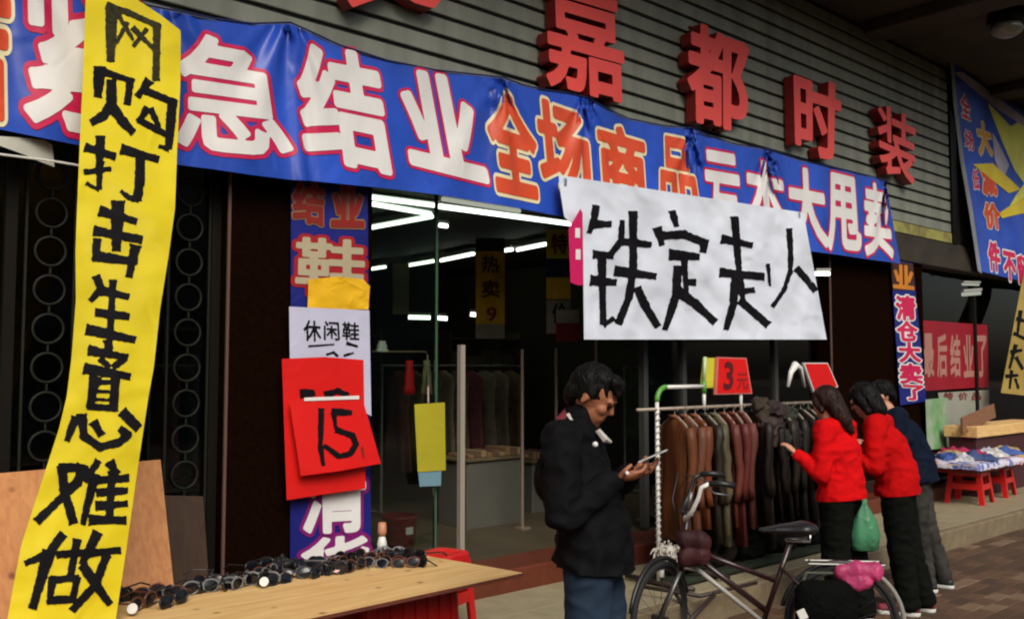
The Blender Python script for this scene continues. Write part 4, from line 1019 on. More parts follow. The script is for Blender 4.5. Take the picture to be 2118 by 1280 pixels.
for k, (px, py, c, nm, pl_) in enumerate(((1420, 1172, (.010, .014, .008), 'green black', 'nearest the left post'), (1480, 1165, (.012, .009, .007), 'black brown', 'second from the left post'), (1545, 1150, (.008, .010, .007), 'black', 'below the middle coats'), (1610, 1135, (.012, .008, .009), 'dark plum', 'below the right hand coats'), (1670, 1122, (.008, .009, .011), 'blue black', 'beside the first woman'))):
    x_ = PY(px, py, RY).x; bm = bmesh.new(); cap(bm, (-.12, 0, .10), (.12, 0, .09), .10, .10, .8, Vector((0, 1, 0))); cap(bm, (-.06, -.02, .18), (.07, 0, .17), .07, .07)
    o = solid('cloth_bundle', bm, .012, clothmat('heap_%d' % k, c, .85, 1., 10, .6, .1), None, 2, .02, k * 5, (8, 8, 10)); o.location = (x_, RY, WLK + .055)
    tag(o, '%s cloth bundle lying on the base of the rack, %s' % (nm, pl_), 'bundle', 'bundles on the base of the rack')
# signs on the rack
def rack_sign(quad, Y, m, label, chars, border=None, th=.02):
    gg = lambda x, z: Y
    t = empty('price_sign', PY((quad[2][0] + quad[3][0]) / 2, (quad[2][1] + quad[3][1]) / 2, Y), label=label, cat='price sign', group='red signs on the clothes rack')
    pts = [PY(*q, Y) for q in quad]; V = pts + [p + Vector((0, th, 0)) for p in pts]
    unparent_world(pyd('sign_board', V, [(0, 1, 2, 3), (4, 7, 6, 5), (0, 4, 5, 1), (1, 5, 6, 2), (2, 6, 7, 3), (3, 7, 4, 0)], border or m), t)
    cx = sum(q[0] for q in quad) / 4; cy = sum(q[1] for q in quad) / 4
    inn = [(cx + (q[0] - cx) * .92, cy + (q[1] - cy) * .93) for q in quad]
    sheet_px('sign_face', [inn[0], inn[1]], [inn[3], inn[2]], gg, 4, 4, m, t, .003)
    for ch, q, mm, lv in chars: glyph_px('printed_character', ch, q, gg, mm, t, lv, .006, 44, .03)
    return t
rack_sign([(1484, 738), (1544, 740), (1556, 814), (1480, 816)], RY - .02, c_redp, 'red card with a black handwritten 3 standing on top of the clothes rack', [('3', [(1498, 750), (1516, 750), (1514, 804), (1496, 804)], mat('dark_red_ink', (.10, .004, .006), .6), .05), ('元', [(1524, 772), (1544, 772), (1546, 804), (1524, 804)], mat('mid_red_ink', (.30, .006, .006), .6), .03)], mat('sign_rim', (.62, .16, .14), .5))
rack_sign([(1458, 740), (1480, 740), (1478, 802), (1452, 802)], RY + .01, c_limey, 'yellow green strip beside the red card on the rack', [])
rack_sign([(1662, 750), (1712, 750), (1734, 800), (1684, 812)], RY - .04, c_redp, 'tilted red card at the far end of the clothes rack', [], m_white)
tt = PY(1642, 790, RY); bm = bmesh.new()
pts = [PY(1630, 800, RY - .02), PY(1636, 770, RY - .02), PY(1645, 755, RY - .02), PY(1656, 762, RY - .02), PY(1664, 800, RY - .02)]
tube(bm, pts, [.012, .022, .034, .02, .012], 8); bmo('white_ribbon', bm, m_white, smooth=True, label='white ribbon looped over the rack beside the far red card', cat='ribbon')

# ------------------------------------------------------------------ people
m_skin = mat('skin', (.34, .125, .060), .55, .15, 12)
m_skin2 = mat('skin_light', (.55, .27, .17), .55, .1, 12)
m_hair = clothmat('hair_black', (.0045, .004, .0035), .6, 1., 40, .5, .15, (1, 1, .25))
def head(bm, hb, c, tilt, turn=0, s=1.0):
    """head geometry in frame: x forward, y left, z up; returns rotation"""
    rot = Matrix.Rotation(turn, 3, 'Z') @ Matrix.Rotation(tilt, 3, 'Y'); c = Vector(c)
    def T(p): return c + rot @ (Vector(p) * s)
    ell(bm, T((-.008, 0, .025)), .095 * s, .075 * s, .098 * s, rot)
    ell(bm, T((.03, 0, -.045)), .058 * s, .056 * s, .066 * s, rot)
    cap(bm, T((.06, 0, -.085)), T((.035, 0, -.07)), .022 * s, .035 * s)      # chin
    cap(bm, T((.084, 0, .010)), T((.097, 0, -.016)), .009 * s, .0125 * s)      # nose
    cap(bm, T((.074, -.022, -.055)), T((.074, .022, -.055)), .012 * s, .012 * s)  # lips
    cap(bm, T((.078, -.035, .022)), T((.078, .035, .022)), .014 * s, .014 * s)  # brow
    for q in (-1, 1):
        cap(bm, T((-.006, q * .074, .006)), T((-.012, q * .080, -.022)), .018 * s, .012 * s, .5, rot @ Vector((0, 1, 0)), 10)
        ell(bm, T((.055, q * .035, -.018)), .03 * s, .024 * s, .024 * s, rot)
    return T, rot
def eyes(T, parent, s=1.0):
    for q in (-1, 1):
        b = bmesh.new(); ell(b, T((.083, q * .031, .002)), .010, .014, .006); bmo('eye', b, m_hair, parent, True)
        b = bmesh.new(); cap(b, T((.092, q * .016, .024)), T((.080, q * .052, .022)), .004, .003); bmo('eyebrow', b, m_hair, parent, True)
def hand(bm, wrist, palm_dir, palm_norm, side, curl=.9, s=1.0):
    d = Vector(palm_dir).normalized(); n = Vector(palm_norm); n = (n - d * n.dot(d)).normalized(); l = d.cross(n).normalized() * side
    w = Vector(wrist)
    cap(bm, w, w + d * .075 * s, .026 * s, .036 * s, .55, n)
    for i, (o, L) in enumerate(((-.030, .062), (-.011, .072), (.010, .067), (.029, .052))):
        p = w + d * .082 * s + l * o * s; dirv = d.copy(); c_ = curl * (.75 + .1 * i)
        for k, f in enumerate((.45, .32, .26)):
            q = p + dirv * L * f * s; cap(bm, p, q, (.0095 - .0008 * k) * s, (.0088 - .001 * k) * s, 1, None, 8); p = q
            dirv = (Matrix.Rotation(c_ * .75, 3, d.cross(n)) @ dirv)
    p = w + d * .025 * s - l * .028 * s; q = p + (d * .6 - l * .7 + n * .35).normalized() * .036 * s; r_ = q + (d * .9 + n * .5).normalized() * .030 * s
    cap(bm, p, q, .013 * s, .0105 * s, 1, None, 8); cap(bm, q, r_, .0105 * s, .009 * s, 1, None, 8)
def person(loc, yaw, label, J, S, cloth):
    t = empty('person', loc, yaw, label=label, cat='person')
    y = Vector((0, 1, 0)); b = bmesh.new()
    # body
    cap(b, J['hip'], J['chest'], .090, .095, 1.3, y); cap(b, J['chest'], J['neck'] - Vector((0, 0, .03)), .09, .05, 1.5, y)
    cap(b, J['neck'] - Vector((0, 0, .05)), J['head'] - Vector((0, 0, .03)), .052, .052)
    T, rot = head(b, None, J['head'], J['tilt'], J.get('turn', 0), J.get('hs', 1))
    for q in 'LR':
        sg = 1 if q == 'L' else -1
        cap(b, J['sh' + q], J['el' + q], .042, .034); cap(b, J['el' + q], J['wr' + q], .034, .024); hand(b, J['wr' + q], J['hd' + q], J['hn' + q], sg, J.get('curl', .8), J.get('hands', 1))
        cap(b, J['hj' + q], J['kn' + q], .075, .052); cap(b, J['kn' + q], J['an' + q], .050, .036); f = J['ft' + q]; cap(b, J['an' + q], f, .036, .028)
    body = solid('body', b, .0062, S['skin'], t, 3)
    eyes(T, t)
    # hair
    b = bmesh.new(); hs = J.get('hs', 1); S['hair'](b, T, rot, hs); solid('hair', b, .0065, S.get('hairm', m_hair), t, 2, .005, 3, (26, 26, 9))
    # trousers
    b = bmesh.new(); k1, k2, k3 = cloth.get('tr', (.098, .072, .062))
    cap(b, J['hip'] - Vector((0, 0, .04)), J['hip'] + Vector((0, 0, .0)), .106, .085, 1.3, y)
    for q in 'LR':
        cap(b, J['hj' + q], J['kn' + q], k1, k2); cap(b, J['kn' + q], J['an' + q] + Vector((0, 0, -.005)), k2, k3)
    solid('trousers', b, .010, cloth['trm'], t, 4, .007, 11, (10, 10, 16))
    # top
    b = bmesh.new(); a1, a2, bw_ = cloth.get('top', (.066, .054, 1.0))
    low = J['hip'] + Vector((0, 0, cloth.get('hem', -.06)))
    cap(b, low, J['hip'] + Vector((0, 0, .12)), .135 * bw_ * cloth.get('flare', 1), .128 * bw_, 1.32, y)
    cap(b, J['hip'] + Vector((0, 0, .12)), J['chest'], .128 * bw_ * cloth.get('waist', 1), .135 * bw_, 1.32, y)
    cap(b, J['chest'], J['neck'] - Vector((0, 0, .07)), .135 * bw_, .085, 1.5, y)
    cap(b, J['shL'], J['shR'], .070 * bw_, .070 * bw_, 1, None)
    if cloth.get('collar'): cap(b, J['neck'] - Vector((0, 0, .06)), J['neck'] + Vector((.005, 0, .02)), .078, .070)
    for q in 'LR':
        cap(b, J['sh' + q], J['el' + q], a1 * 1.08, a2); w = J['el' + q] + (J['wr' + q] - J['el' + q]) * .93; cap(b, J['el' + q], w, a2, a2 * .72)
    top = solid(cloth['name'], b, .010, cloth['topm'], t, 4, cloth.get('fold', .009), 5, (11, 11, 13), clip=[(Vector((0, 0, J['hip'].z + cloth.get('cut', -.04))), Vector((-.1, 0, -1)))])
    # shoes
    for q in 'LR':
        b = bmesh.new(); a = J['an' + q]; f = J['ft' + q]; fl = Vector((0, 0, -1)); d = (f - a); d.z = 0; d.normalize()
        base = Vector((a.x, a.y, min(a.z, f.z) - .0))
        heel = Vector((a.x, a.y, f.z)) - d * .035; toe = f + d * .055
        cap(b, heel + Vector((0, 0, .008)), toe, .036, .030, 1.15, Vector((-d.y, d.x, 0))); cap(b, a + Vector((0, 0, -.03)), heel + d * .04, .042, .04)
        o = solid('shoe', b, .009, cloth['shoem'], t, 3)
        b = bmesh.new(); cap(b, heel - Vector((0, 0, .022)), toe - Vector((0, 0, .022)), .040, .036, 1.1, Vector((-d.y, d.x, 0)));
        zmin = 99
        o2 = solid('sole', b, .009, cloth.get('solem', m_white), o, 2, clip=[(Vector((0, 0, f.z - .012)), Vector((0, 0, 1))), (Vector((0, 0, .001)), Vector((0, 0, -1)))])
    return t, T, rot
V3 = lambda *a: Vector(a)
def legs(J, hip, wid, stance, kneef=.02, ankx=-.02):
    for q, s in (('L', 1), ('R', -1)):
        J['hj' + q] = hip + V3(0, s * wid, -.03); fx, fy = stance[q]
        J['an' + q] = V3(fx + ankx, fy, .085); J['ft' + q] = V3(fx + .10, fy + s * .02, .038)
        J['kn' + q] = (J['hj' + q] + J['an' + q]) * .5 + V3(kneef, 0, .01)
def hair_short(b, T, rot, s):
    ell(b, T((-.020, 0, .036)), .098 * s, .081 * s, .094 * s, rot); ell(b, T((.030, 0, .088)), .058 * s, .060 * s, .032 * s, rot)
    ell(b, T((-.070, 0, -.02)), .042 * s, .066 * s, .06 * s, rot)
    for q in (-1, 1): cap(b, T((.012, q * .070, .045)), T((.010, q * .074, .012)), .016, .010)
    for k in range(10): cap(b, T((.04 + random.uniform(-.03, .03), random.uniform(-.055, .055), .10)), T((.088 + random.uniform(-.008, .004), random.uniform(-.06, .06), .064)), .016, .007, 1, None, 8)
def hair_bob(b, T, rot, s):
    ell(b, T((-.020, 0, .035)), .106 * s, .092 * s, .104 * s, rot)
    cap(b, T((-.045, 0, .0)), T((-.055, 0, -.10)), .085 * s, .070 * s, 1.1, rot @ Vector((0, 1, 0)))
    for q in (-1, 1): cap(b, T((.01, q * .078, .03)), T((.0, q * .080, -.09)), .030, .022)
def hair_long(b, T, rot, s):
    ell(b, T((-.020, 0, .035)), .104 * s, .090 * s, .102 * s, rot)
    cap(b, T((-.06, 0, .02)), T((-.10, -.02, -.15)), .07 * s, .055 * s, 1.1, rot @ Vector((0, 1, 0)))
    cap(b, T((-.10, -.02, -.13)), T((-.12, -.045, -.235)), .052 * s, .022 * s)
    for q in (-1, 1): cap(b, T((.01, q * .078, .03)), T((-.01, q * .078, -.05)), .026, .018)
# man with phone
MD = 3.92
mp_ = PD(1204, 765, MD); mloc = Vector((mp_.x, mp_.y, 0))
myaw = math.atan2(Rt.y, Rt.x) - R(18)
hip = V3(0, 0, .93)
J = dict(hip=hip + V3(.045, 0, 0), chest=V3(-.045, 0, 1.24), neck=V3(-.02, 0, 1.465), head=V3(.045, 0, 1.57), tilt=R(32), shL=V3(-.045, .175, 1.395), shR=V3(-.045, -.175, 1.395),
         elL=V3(.03, .25, 1.12), elR=V3(-.02, -.245, 1.10), wrL=V3(.185, .06, 1.255), wrR=V3(.150, -.085, 1.245), hdL=V3(.9, -.25, .25), hdR=V3(.9, .3, .2), hnL=V3(0, -.5, 1), hnR=V3(0, .4, 1), curl=1.0, hs=1.04)
legs(J, hip + V3(.045, 0, 0), .095, {'L': (.10, .14), 'R': (.03, -.13)})
m_jack = clothmat('jacket_black', (.0035, .0036, .0042), .8, .5, 9, .3, .12)
m_jean = clothmat('denim', (.022, .042, .075), .8, .35, 8, .45, .2, (1, 1, .35))
man, T, rot = person(mloc, myaw, 'man in black jacket and blue jeans looking down at his phone', J, dict(skin=m_skin, hair=hair_short), dict(name='jacket', topm=m_jack, trm=m_jean, shoem=m_black, top=(.074, .060, 1.08), hem=-.05, flare=1.14, collar=True, cut=-.035, fold=.013, tr=(.100, .078, .068)))
b = bmesh.new(); cap(b, V3(-.075, -.03, 1.455), V3(-.06, .02, 1.50), .040, .03); solid('hood_lining', b, .008, mat('maroon_cloth', (.16, .015, .03), .8), man, 3)
b = bmesh.new(); tube(b, [V3(-.045, -.070, 1.500), V3(-.01, -.082, 1.455), V3(.03, -.075, 1.43)], .009, 6); bmo('collar_piping', b, mat('off_white', (.5, .48, .42), .7), man)
b = bmesh.new(); tube(b, [V3(.075, -.045, 1.435), V3(.10, -.030, 1.40), V3(.12, .0, 1.385)], [.012, .016, .006], 6); bmo('collar_tip', b, MATS['off_white'], man)
for p in (V3(.085, -.135, 1.385),):
    b = bmesh.new(); ell(b, p, .012, .012, .012); bmo('button', b, m_white, man, True)
for p in (V3(.21, -.125, 1.275),):
    b = bmesh.new(); ell(b, p, .009, .009, .009); bmo('button', b, m_white, man, True)
# belt cord hint + knee patch
pc = mloc + Matrix.Rotation(myaw, 3, 'Z') @ V3(.295, -.02, 1.335)
b = bmesh.new(); box(b, -.072, .072, -.036, .036, -.004, .004, .003); ph = bmo('smartphone', b, mat('phone_back', (.6, .6, .6), .25), label='pale smartphone held up in the hands of the man in black', cat='phone')
ph.scale = (.85, .85, .85); ph.location = pc; ph.rotation_euler = (0, R(-24), myaw)
b = bmesh.new(); box(b, -.066, .066, -.032, .032, .0045, .0055); bmo('screen', b, mat('screen_dark', (.03, .04, .05), .1), ph)

# women at the rack
def shopper(px, depth, fyaw, label, lean, H, topm, hairf, name='sweater', hairm=None, trm=None, tr=(.092, .07, .066), shoem=None, arms=None, tilt=R(25), turn=0, flare=1.12, skin=m_skin2, stance=None, top=(.060, .048, .92)):
    k = H / 1.70
    pp = PD(px, 765, depth); loc = Vector((pp.x, pp.y, 0)); hip = V3(lean * .35, 0, .90 * k)
    ch = V3(lean * .70, 0, 1.20 * k); nk = V3(lean * .98, 0, 1.41 * k)
    J = dict(hip=hip, chest=ch, neck=nk, head=nk + V3(.05 + lean * .10, 0, .115), tilt=tilt, turn=turn, hs=.96, hands=.92,
             shL=ch + V3(lean * .15, .150, .15), shR=ch + V3(lean * .15, -.150, .15))
    A = arms or {'L': ((.16, .22, -.10), (.40, .12, -.02)), 'R': ((.14, -.22, -.10), (.38, -.14, -.02))}
    for q in 'LR':
        J['el' + q] = ch + V3(*A[q][0]); J['wr' + q] = ch + V3(*A[q][1]); J['hd' + q] = (J['wr' + q] - J['el' + q]).normalized(); J['hn' + q] = V3(0, 0, -1)
    legs(J, hip, .082, stance or {'L': (.05, .10), 'R': (-.06, -.11)})
    return person(loc, fyaw, label, J, dict(skin=skin, hair=hairf, hairm=hairm or m_hair), dict(name=name, topm=topm, trm=trm, shoem=shoem, top=top, hem=-.035, flare=flare, waist=.94, fold=.008, tr=tr))
m_sw = clothmat('sweater_red', (.66, .006, .008), .9, .35, 12, .25, .05)
m_sw2 = clothmat('sweater_red_b', (.54, .006, .007), .9, .35, 12, .3, .05)
m_tr = clothmat('trousers_black', (.0045, .0055, .0042), .9, .3, 8, .3, .1)
m_grey = clothmat('trousers_grey', (.055, .052, .045), .85, .35, 8, .6, .2)
m_nav = clothmat('jacket_navy', (.0035, .008, .022), .8, .35, 8, .3, .12)
m_pk = mat('trainer_pink', (.25, .03, .05), .6, .5, 20)
m_hb = clothmat('hair_brown', (.024, .008, .004), .55, 1., 40, .6, .2, (1, 1, .2))
AR = {'L': ((.03, .205, -.135), (.27, .17, -.06)), 'R': ((.03, -.20, -.14), (.26, -.12, -.07))}
w1, _, _ = shopper(1742, 6.45, R(92), 'woman in a bright red top with long brown hair reaching for the coats', .07, 1.60, m_sw, hair_long, trm=m_tr, shoem=m_black, hairm=m_hb, flare=1.08, tr=(.112, .095, .09), top=(.068, .056, 1.06), arms={'L': ((.0, .225, -.15), (.16, .25, -.02)), 'R': ((.03, -.20, -.14), (.26, -.12, -.07))}, stance={'L': (.02, .09), 'R': (-.04, -.09)}, tilt=R(18), turn=R(-12))
w2_, _, _ = shopper(1874, 6.66, R(108), 'woman in a darker red top with a black bob leaning towards the rack', .22, 1.62, m_sw2, hair_bob, trm=m_tr, shoem=m_pk, stance={'L': (.03, .09), 'R': (-.05, -.09)}, tr=(.108, .082, .074), top=(.070, .058, 1.08), flare=1.04, arms=AR)
w3_, _, _ = shopper(1916, 7.35, R(112), 'shopper in navy jacket and grey trousers behind the two women in red', .26, 1.64, m_nav, hair_short, name='jacket', trm=m_grey, shoem=mat('trainer_black', (.02, .03, .03), .5), top=(.072, .06, 1.08), tr=(.09, .068, .06), arms=AR)
# green plastic bag held between the two women
p = PD(1789, 1085, 6.3); bm = bmesh.new(); rings = []
for f, w_, d_ in ((0, .07, .03), (.03, .085, .05), (.3, .095, .055), (.6, .075, .045), (.8, .04, .025), (.92, .015, .012), (1.0, .018, .014)):
    rings.append([bm.verts.new((w_ * math.cos(a) * (1 + .1 * math.sin(a * 4 + f * 7)), d_ * math.sin(a) * (1 + .15 * math.sin(a * 5 + f * 3)), -.17 + .34 * f)) for a in np.linspace(0, 2 * math.pi, 25)[:-1]])
for a, b in zip(rings, rings[1:]):
    for q in range(24): bm.faces.new((a[q], a[(q + 1) % 24], b[(q + 1) % 24], b[q]))
bm.faces.new(rings[0][::-1]); bm.faces.new(rings[-1])
o = bmo('plastic_bag', bm, clothmat('bag_green', (.07, .26, .13), .4, .8, 12, .3), smooth=True, label='green plastic bag hanging between the two women in red', cat='bag'); o.location = p + Vector((0, 0, .0)); o.rotation_euler = (0, 0, R(-42))
# tan paper sack / drum behind the women
pz = PZ(1812, 1190, 0); pz = PD(1818, 1180, 7.3)

# ------------------------------------------------------------------ bicycles
def bicycle(origin, yaw, label, hb_h=1.02, sad_h=.80, hand_m=m_white, fr_m=None, sad_m=None, wr=.29, base=.98):
    t = empty('bicycle', origin, yaw, label=label, cat='bicycle')
    fr_m = fr_m or mat('frame_maroon', (.022, .007, .007), .35, coat=.3); m_st = mat('dull_steel', (.17, .17, .16), .4, metal=.7)
    def TB(nm, pts, r, m, par=t, seg=8):
        b = bmesh.new(); tube(b, pts, r, seg); return bmo(nm, b, m, par, True)
    for nm, x in (('front', base), ('rear', 0)):
        kk = len(t.children)
        b = bmesh.new(); tube(b, [(x + wr * math.cos(a), 0, wr + .018 + wr * math.sin(a)) for a in np.linspace(0, 2 * math.pi, 41)[:-1]], .018, 8, closed=True); w = bmo('wheel', b, mat('tyre', (.012, .012, .012), .8), t, True)
        b = bmesh.new(); tube(b, [(x + (wr - .022) * math.cos(a), 0, wr + .018 + (wr - .022) * math.sin(a)) for a in np.linspace(0, 2 * math.pi, 41)[:-1]], .009, 6, closed=True); bmo('rim', b, mat('rim_dark', (.05, .05, .05), .4, metal=.5), w, True)
        b = bmesh.new()
        for k in range(20):
            a = 2 * math.pi * k / 20; tube(b, [(x, (.02 if k % 2 else -.02), wr + .018), (x + (wr - .025) * math.cos(a), 0, wr + .018 + (wr - .025) * math.sin(a))], .0013, 4)
        tube(b, [(x, -.05, wr + .018), (x, .05, wr + .018)], .014, 8); bmo('spokes', b, mat('spoke_dark', (.04, .04, .04), .5, metal=.5), w)
        if nm == 'front': w.location = (x - x * math.cos(R(58)), -x * math.sin(R(58)), 0); w.rotation_euler = (0, 0, R(58))
        b = bmesh.new(); tube(b, [(x + (wr + .035) * math.cos(a), 0, wr + .018 + (wr + .035) * math.sin(a)) for a in np.linspace(R(15), R(127 if nm == 'rear' else 165), 16)], .014, 6); mg = bmo('mudguard', b, m_black, t, True)
        if nm == 'front': mg.location = w.location; mg.rotation_euler = w.rotation_euler
        if nm == 'rear':
            b = bmesh.new(); tube(b, [(x + (wr + .036) * math.cos(a), 0, wr + .018 + (wr + .036) * math.sin(a)) for a in np.linspace(R(128), R(185), 12)], .014, 6); bmo('mudguard', b, mat('mudguard_pale', (.26, .25, .22), .5), t, True)
    H = V3(base - .16, 0, hb_h - .12); bbk = V3(.42, 0, .30); st = V3(.26, 0, sad_h)
    TB('down_tube', [H - V3(-.03, 0, .26), bbk], .013, mat('tube_pale', (.34, .33, .30), .4)); TB('frame_tube', [H - V3(-.03, 0, .20), bbk + V3(-.02, 0, .06)], .017, fr_m)
    TB('head_tube', [H - V3(0, 0, .0), H - V3(-.045, 0, .34)], .020, fr_m)
    TB('seat_tube', [bbk, st - V3(0, 0, .05)], .015, fr_m); TB('top_tube', [H - V3(-.02, 0, .20), bbk + (st - bbk) * .45], .014, fr_m)
    for s in (-1, 1):
        TB('fork_blade', [H - V3(-.045, -s * .02, .33), V3(base, s * .05, wr + .018)], .010, m_st)
        TB('chain_stay', [bbk + V3(0, s * .02, 0), V3(0, s * .05, wr + .018)], .009, fr_m); TB('seat_stay', [bbk + (st - bbk) * .6 + V3(0, s * .02, 0), V3(0, s * .05, wr + .018)], .008, fr_m)
    TB('stem', [H, H + V3(-.02, 0, .10)], .013, m_st)
    hc = H + V3(-.02, 0, .10)
    for s in (-1, 1):
        hbp = [V3(.80, 0, .88), V3(.84, s * .08, .87), V3(.845, s * .16, .87), V3(.81, s * .21, .93), V3(.78, s * .23, 1.0), V3(.765, s * .235, 1.055), V3(.725, s * .24, 1.075)]
        TB('handlebar', hbp, .0125, hand_m if s > 0 else m_black); TB('grip', [hbp[-1], V3(.66, s * .245, 1.078), V3(.59, s * .25, 1.068)], .016, m_black)
        TB('brake_lever', [V3(.74, s * .24, 1.06), V3(.70, s * .275, 1.03), V3(.62, s * .275, 1.02)], .005, m_st); TB('brake_cable', [V3(.74, s * .24, 1.06), V3(.86, s * .2, 1.08), V3(.90, s * .08, .95), V3(.86, s * .03, .75)], .003, m_black)
    b = bmesh.new(); cap(b, st + V3(-.06, 0, .02), st + V3(.15, 0, .0), .085, .028, 1.0, V3(0, 1, 0)); o = solid('saddle', b, .008, sad_m or m_black, t, 3, .003, 2)
    for v in o.data.vertices: v.co.z = st.z + (v.co.z - st.z) * .5
    b = bmesh.new()
    for s in (-1, 1): tube(b, [(-.22, s * .05, .63), (.18, s * .05, .63)], .006, 6); tube(b, [(-.1, s * .05, .63), (0, s * .055, wr + .018)], .005, 6)
    for x in (-.22, -.1, .02, .16): tube(b, [(x, -.05, .63), (x, .05, .63)], .006, 6)
    bmo('carrier', b, m_st, t)
    for s in (-1, 1):
        b = bmesh.new(); tube(b, [bbk + V3(0, s * .06, 0), bbk + V3(s * .15, s * .07, -.06)], .008, 6); box(b, bbk.x + s * .15 - .045, bbk.x + s * .15 + .045, s * .11 - .04, s * .11 + .04, bbk.z - .075, bbk.z - .055); bmo('pedal', b, m_black, t)
    TB('kickstand', [V3(.02, .07, .26), V3(.10, .20, .012)], .008, m_black)
    for s in (-1, 1): TB('saddle_spring', [st + V3(-.09, s * .05, -.005 - .0), st + V3(-.09, s * .05, -.05), st + V3(.03, s * .015, -.055)], .009, m_chrome)
    return t
m_pks = clothmat('bag_pink', (.62, .06, .20), .5, .8, 14, .55)
rb = PD(1730, 765, 5.22); fb = PD(1450, 765, 5.30); dxy = Vector((fb.x - rb.x, fb.y - rb.y, 0)); yB = math.atan2(dxy.y, dxy.x)
bikeA = bicycle((rb.x, rb.y, 0), yB, 'dark bicycle with white swept handlebar parked before the coat rack')
def onbike(o, p, rz=0): o.parent = None; o.location = Vector((rb.x, rb.y, 0)) + Matrix.Rotation(yB, 3, 'Z') @ V3(*p); o.rotation_euler = (0, 0, yB + rz); return o
b = bmesh.new(); cap(b, (-.045, 0, .0), (.045, 0, .01), .050, .046, .7, V3(0, 1, 0)); cap(b, (-.035, 0, -.07), (.04, 0, -.085), .052, .046, .7, V3(0, 1, 0))
o = solid('front_bag', b, .008, clothmat('bag_maroon', (.055, .009, .012), .7, .8, 12, .7), None, 2, .013, 4); onbike(o, (.80, .055, .74)); tag(o, 'small maroon bag strapped below the white handlebar of the bicycle', 'bag')
b = bmesh.new(); cap(b, (-.07, 0, .01), (.07, 0, .0), .052, .045, .8, V3(0, 1, 0)); cap(b, (-.03, .01, -.05), (.04, .01, -.05), .04, .045)
o = solid('pink_bundle', b, .008, m_pks, None, 2, .014, 9); onbike(o, (-.07, .09, .60)); tag(o, 'pink cloth bundle tied on the rear carrier of the bicycle', 'bundle')
b = bmesh.new(); box(b, -.16, .17, -.05, .06, -.16, .15, .045)
o = bmo('pannier_bag', b, clothmat('bag_black', (.003, .0035, .0028), .85, .9, 14, .5, .08), None, True); onbike(o, (.10, .115, .41), R(4)); tag(o, 'black pannier bag with a white tag on the rear wheel of the bicycle', 'bag')
pn = o
b = bmesh.new(); box(b, .12, .165, .0605, .066, .02, .075, .002); o = bmo('tag', b, m_white, pn); o.rotation_euler = (0, R(25), 0)
b = bmesh.new(); tube(b, [(-.12, .02, .15), (-.10, -.03, .18), (.10, -.03, .18), (.13, .02, .15)], .009, 6); bmo('strap', b, mat('strap_olive', (.05, .055, .035), .7), pn)
# ------------------------------------------------------------------ right end: posters, goods table
g6 = lambda x, z: 5.10 + .006 * math.sin(z * 6)
t = empty('blue_poster', PG(1878, 830, g6), label='narrow blue vertical poster with orange and pink characters on the right pillar', cat='poster')
sheet_px('poster_sheet', [(1842, 536), (1888, 545)], [(1862, 838), (1916, 830)], g6, 8, 40, c_blued, t)
sheet_px('dark_top', [(1842, 538), (1888, 546)], [(1846, 600), (1892, 600)], g6, 4, 6, mat('print_dark_brown', (.05, .012, .005), .6), t, .003)
m_og = clothmat('print_amber', (.62, .22, .02), .5, .2, 5)
for i, (y0, h_, ms) in enumerate(((545, 48, None),)):
    glyph_px('printed_character', '业', [(1848, 548), (1886, 552), (1888, 598), (1848, 594)], g6, m_og, t, .05, .008, 40)
for ch, y0, y1, x0, x1 in (('清', 612, 660, 1852, 1890), ('仓', 664, 704, 1854, 1894), ('大', 708, 748, 1858, 1900), ('卖', 752, 792, 1860, 1904), ('了', 796, 826, 1868, 1908)):
    glyph_layers(ch, [(x0, y0), (x1, y0 + 2), (x1 + 3, y1), (x0 + 3, y1)], g6, [(c_white, .11), (c_pink, .045)], t, 40)
g7 = lambda x, z: GLS + .045
t = empty('red_window_poster', PG(1972, 805, g7), label='red poster with five pale vertical characters in the neighbouring window', cat='poster')
sheet_px('poster_sheet', [(1905, 662), (2042, 672)], [(1912, 808), (2045, 800)], g7, 4, 4, clothmat('poster_crimson', (.30, .010, .022), .5, .15, 5, .2), t)
m_pt = clothmat('print_pinkish', (.42, .20, .16), .5, .2, 5)
for i, ch in enumerate('最后结业了'):
    x0 = 1909 + i * 27.5; glyph_px('printed_character', ch, [(x0, 692 + i * 1), (x0 + 20, 692 + i * 1), (x0 + 22, 776), (x0 + 2, 778)], g7, m_pt, t, .035, .005, 48)
t = empty('white_window_poster', PG(1980, 880, g7), label='white paper notice below the red poster in the neighbouring window', cat='notice')
sheet_px('poster_sheet', [(1940, 812), (2046, 806)], [(1960, 930), (2046, 870)], g7, 4, 4, clothmat('paper_grey', (.30, .31, .26), .6, .3, 5), t)
for ch, x0 in (('特', 1952), ('价', 1982), ('品', 2010)): glyph_px('printed_character', ch, [(x0, 812), (x0 + 18, 811), (x0 + 18, 826), (x0, 827)], g7, MATS['dull_red'], t, .03, .005, 36)
g8 = lambda x, z: 5.06 + .01 * math.sin(z * 8)
t = empty('green_banner_stand', PG(1935, 935, g8), label='green and white pull-up poster standing right of the navy shopper', cat='display stand')
sheet_px('poster_sheet', [(1914, 826), (1958, 822)], [(1918, 930), (1958, 926)], g8, 8, 12, mat('poster_green', (.06, .26, .05), .5, .6, 5, col2=(.36, .42, .34)), t)
q = PG(1937, 930, g8); unparent_world(boxo('stand_base', q.x - .25, q.x + .25, 5.0, 5.12, .321, .36, m_chrome), t); unparent_world(boxo('stand_pole', q.x - .008, q.x + .008, 5.075, 5.09, .36, q.z + .5, m_chrome), t)
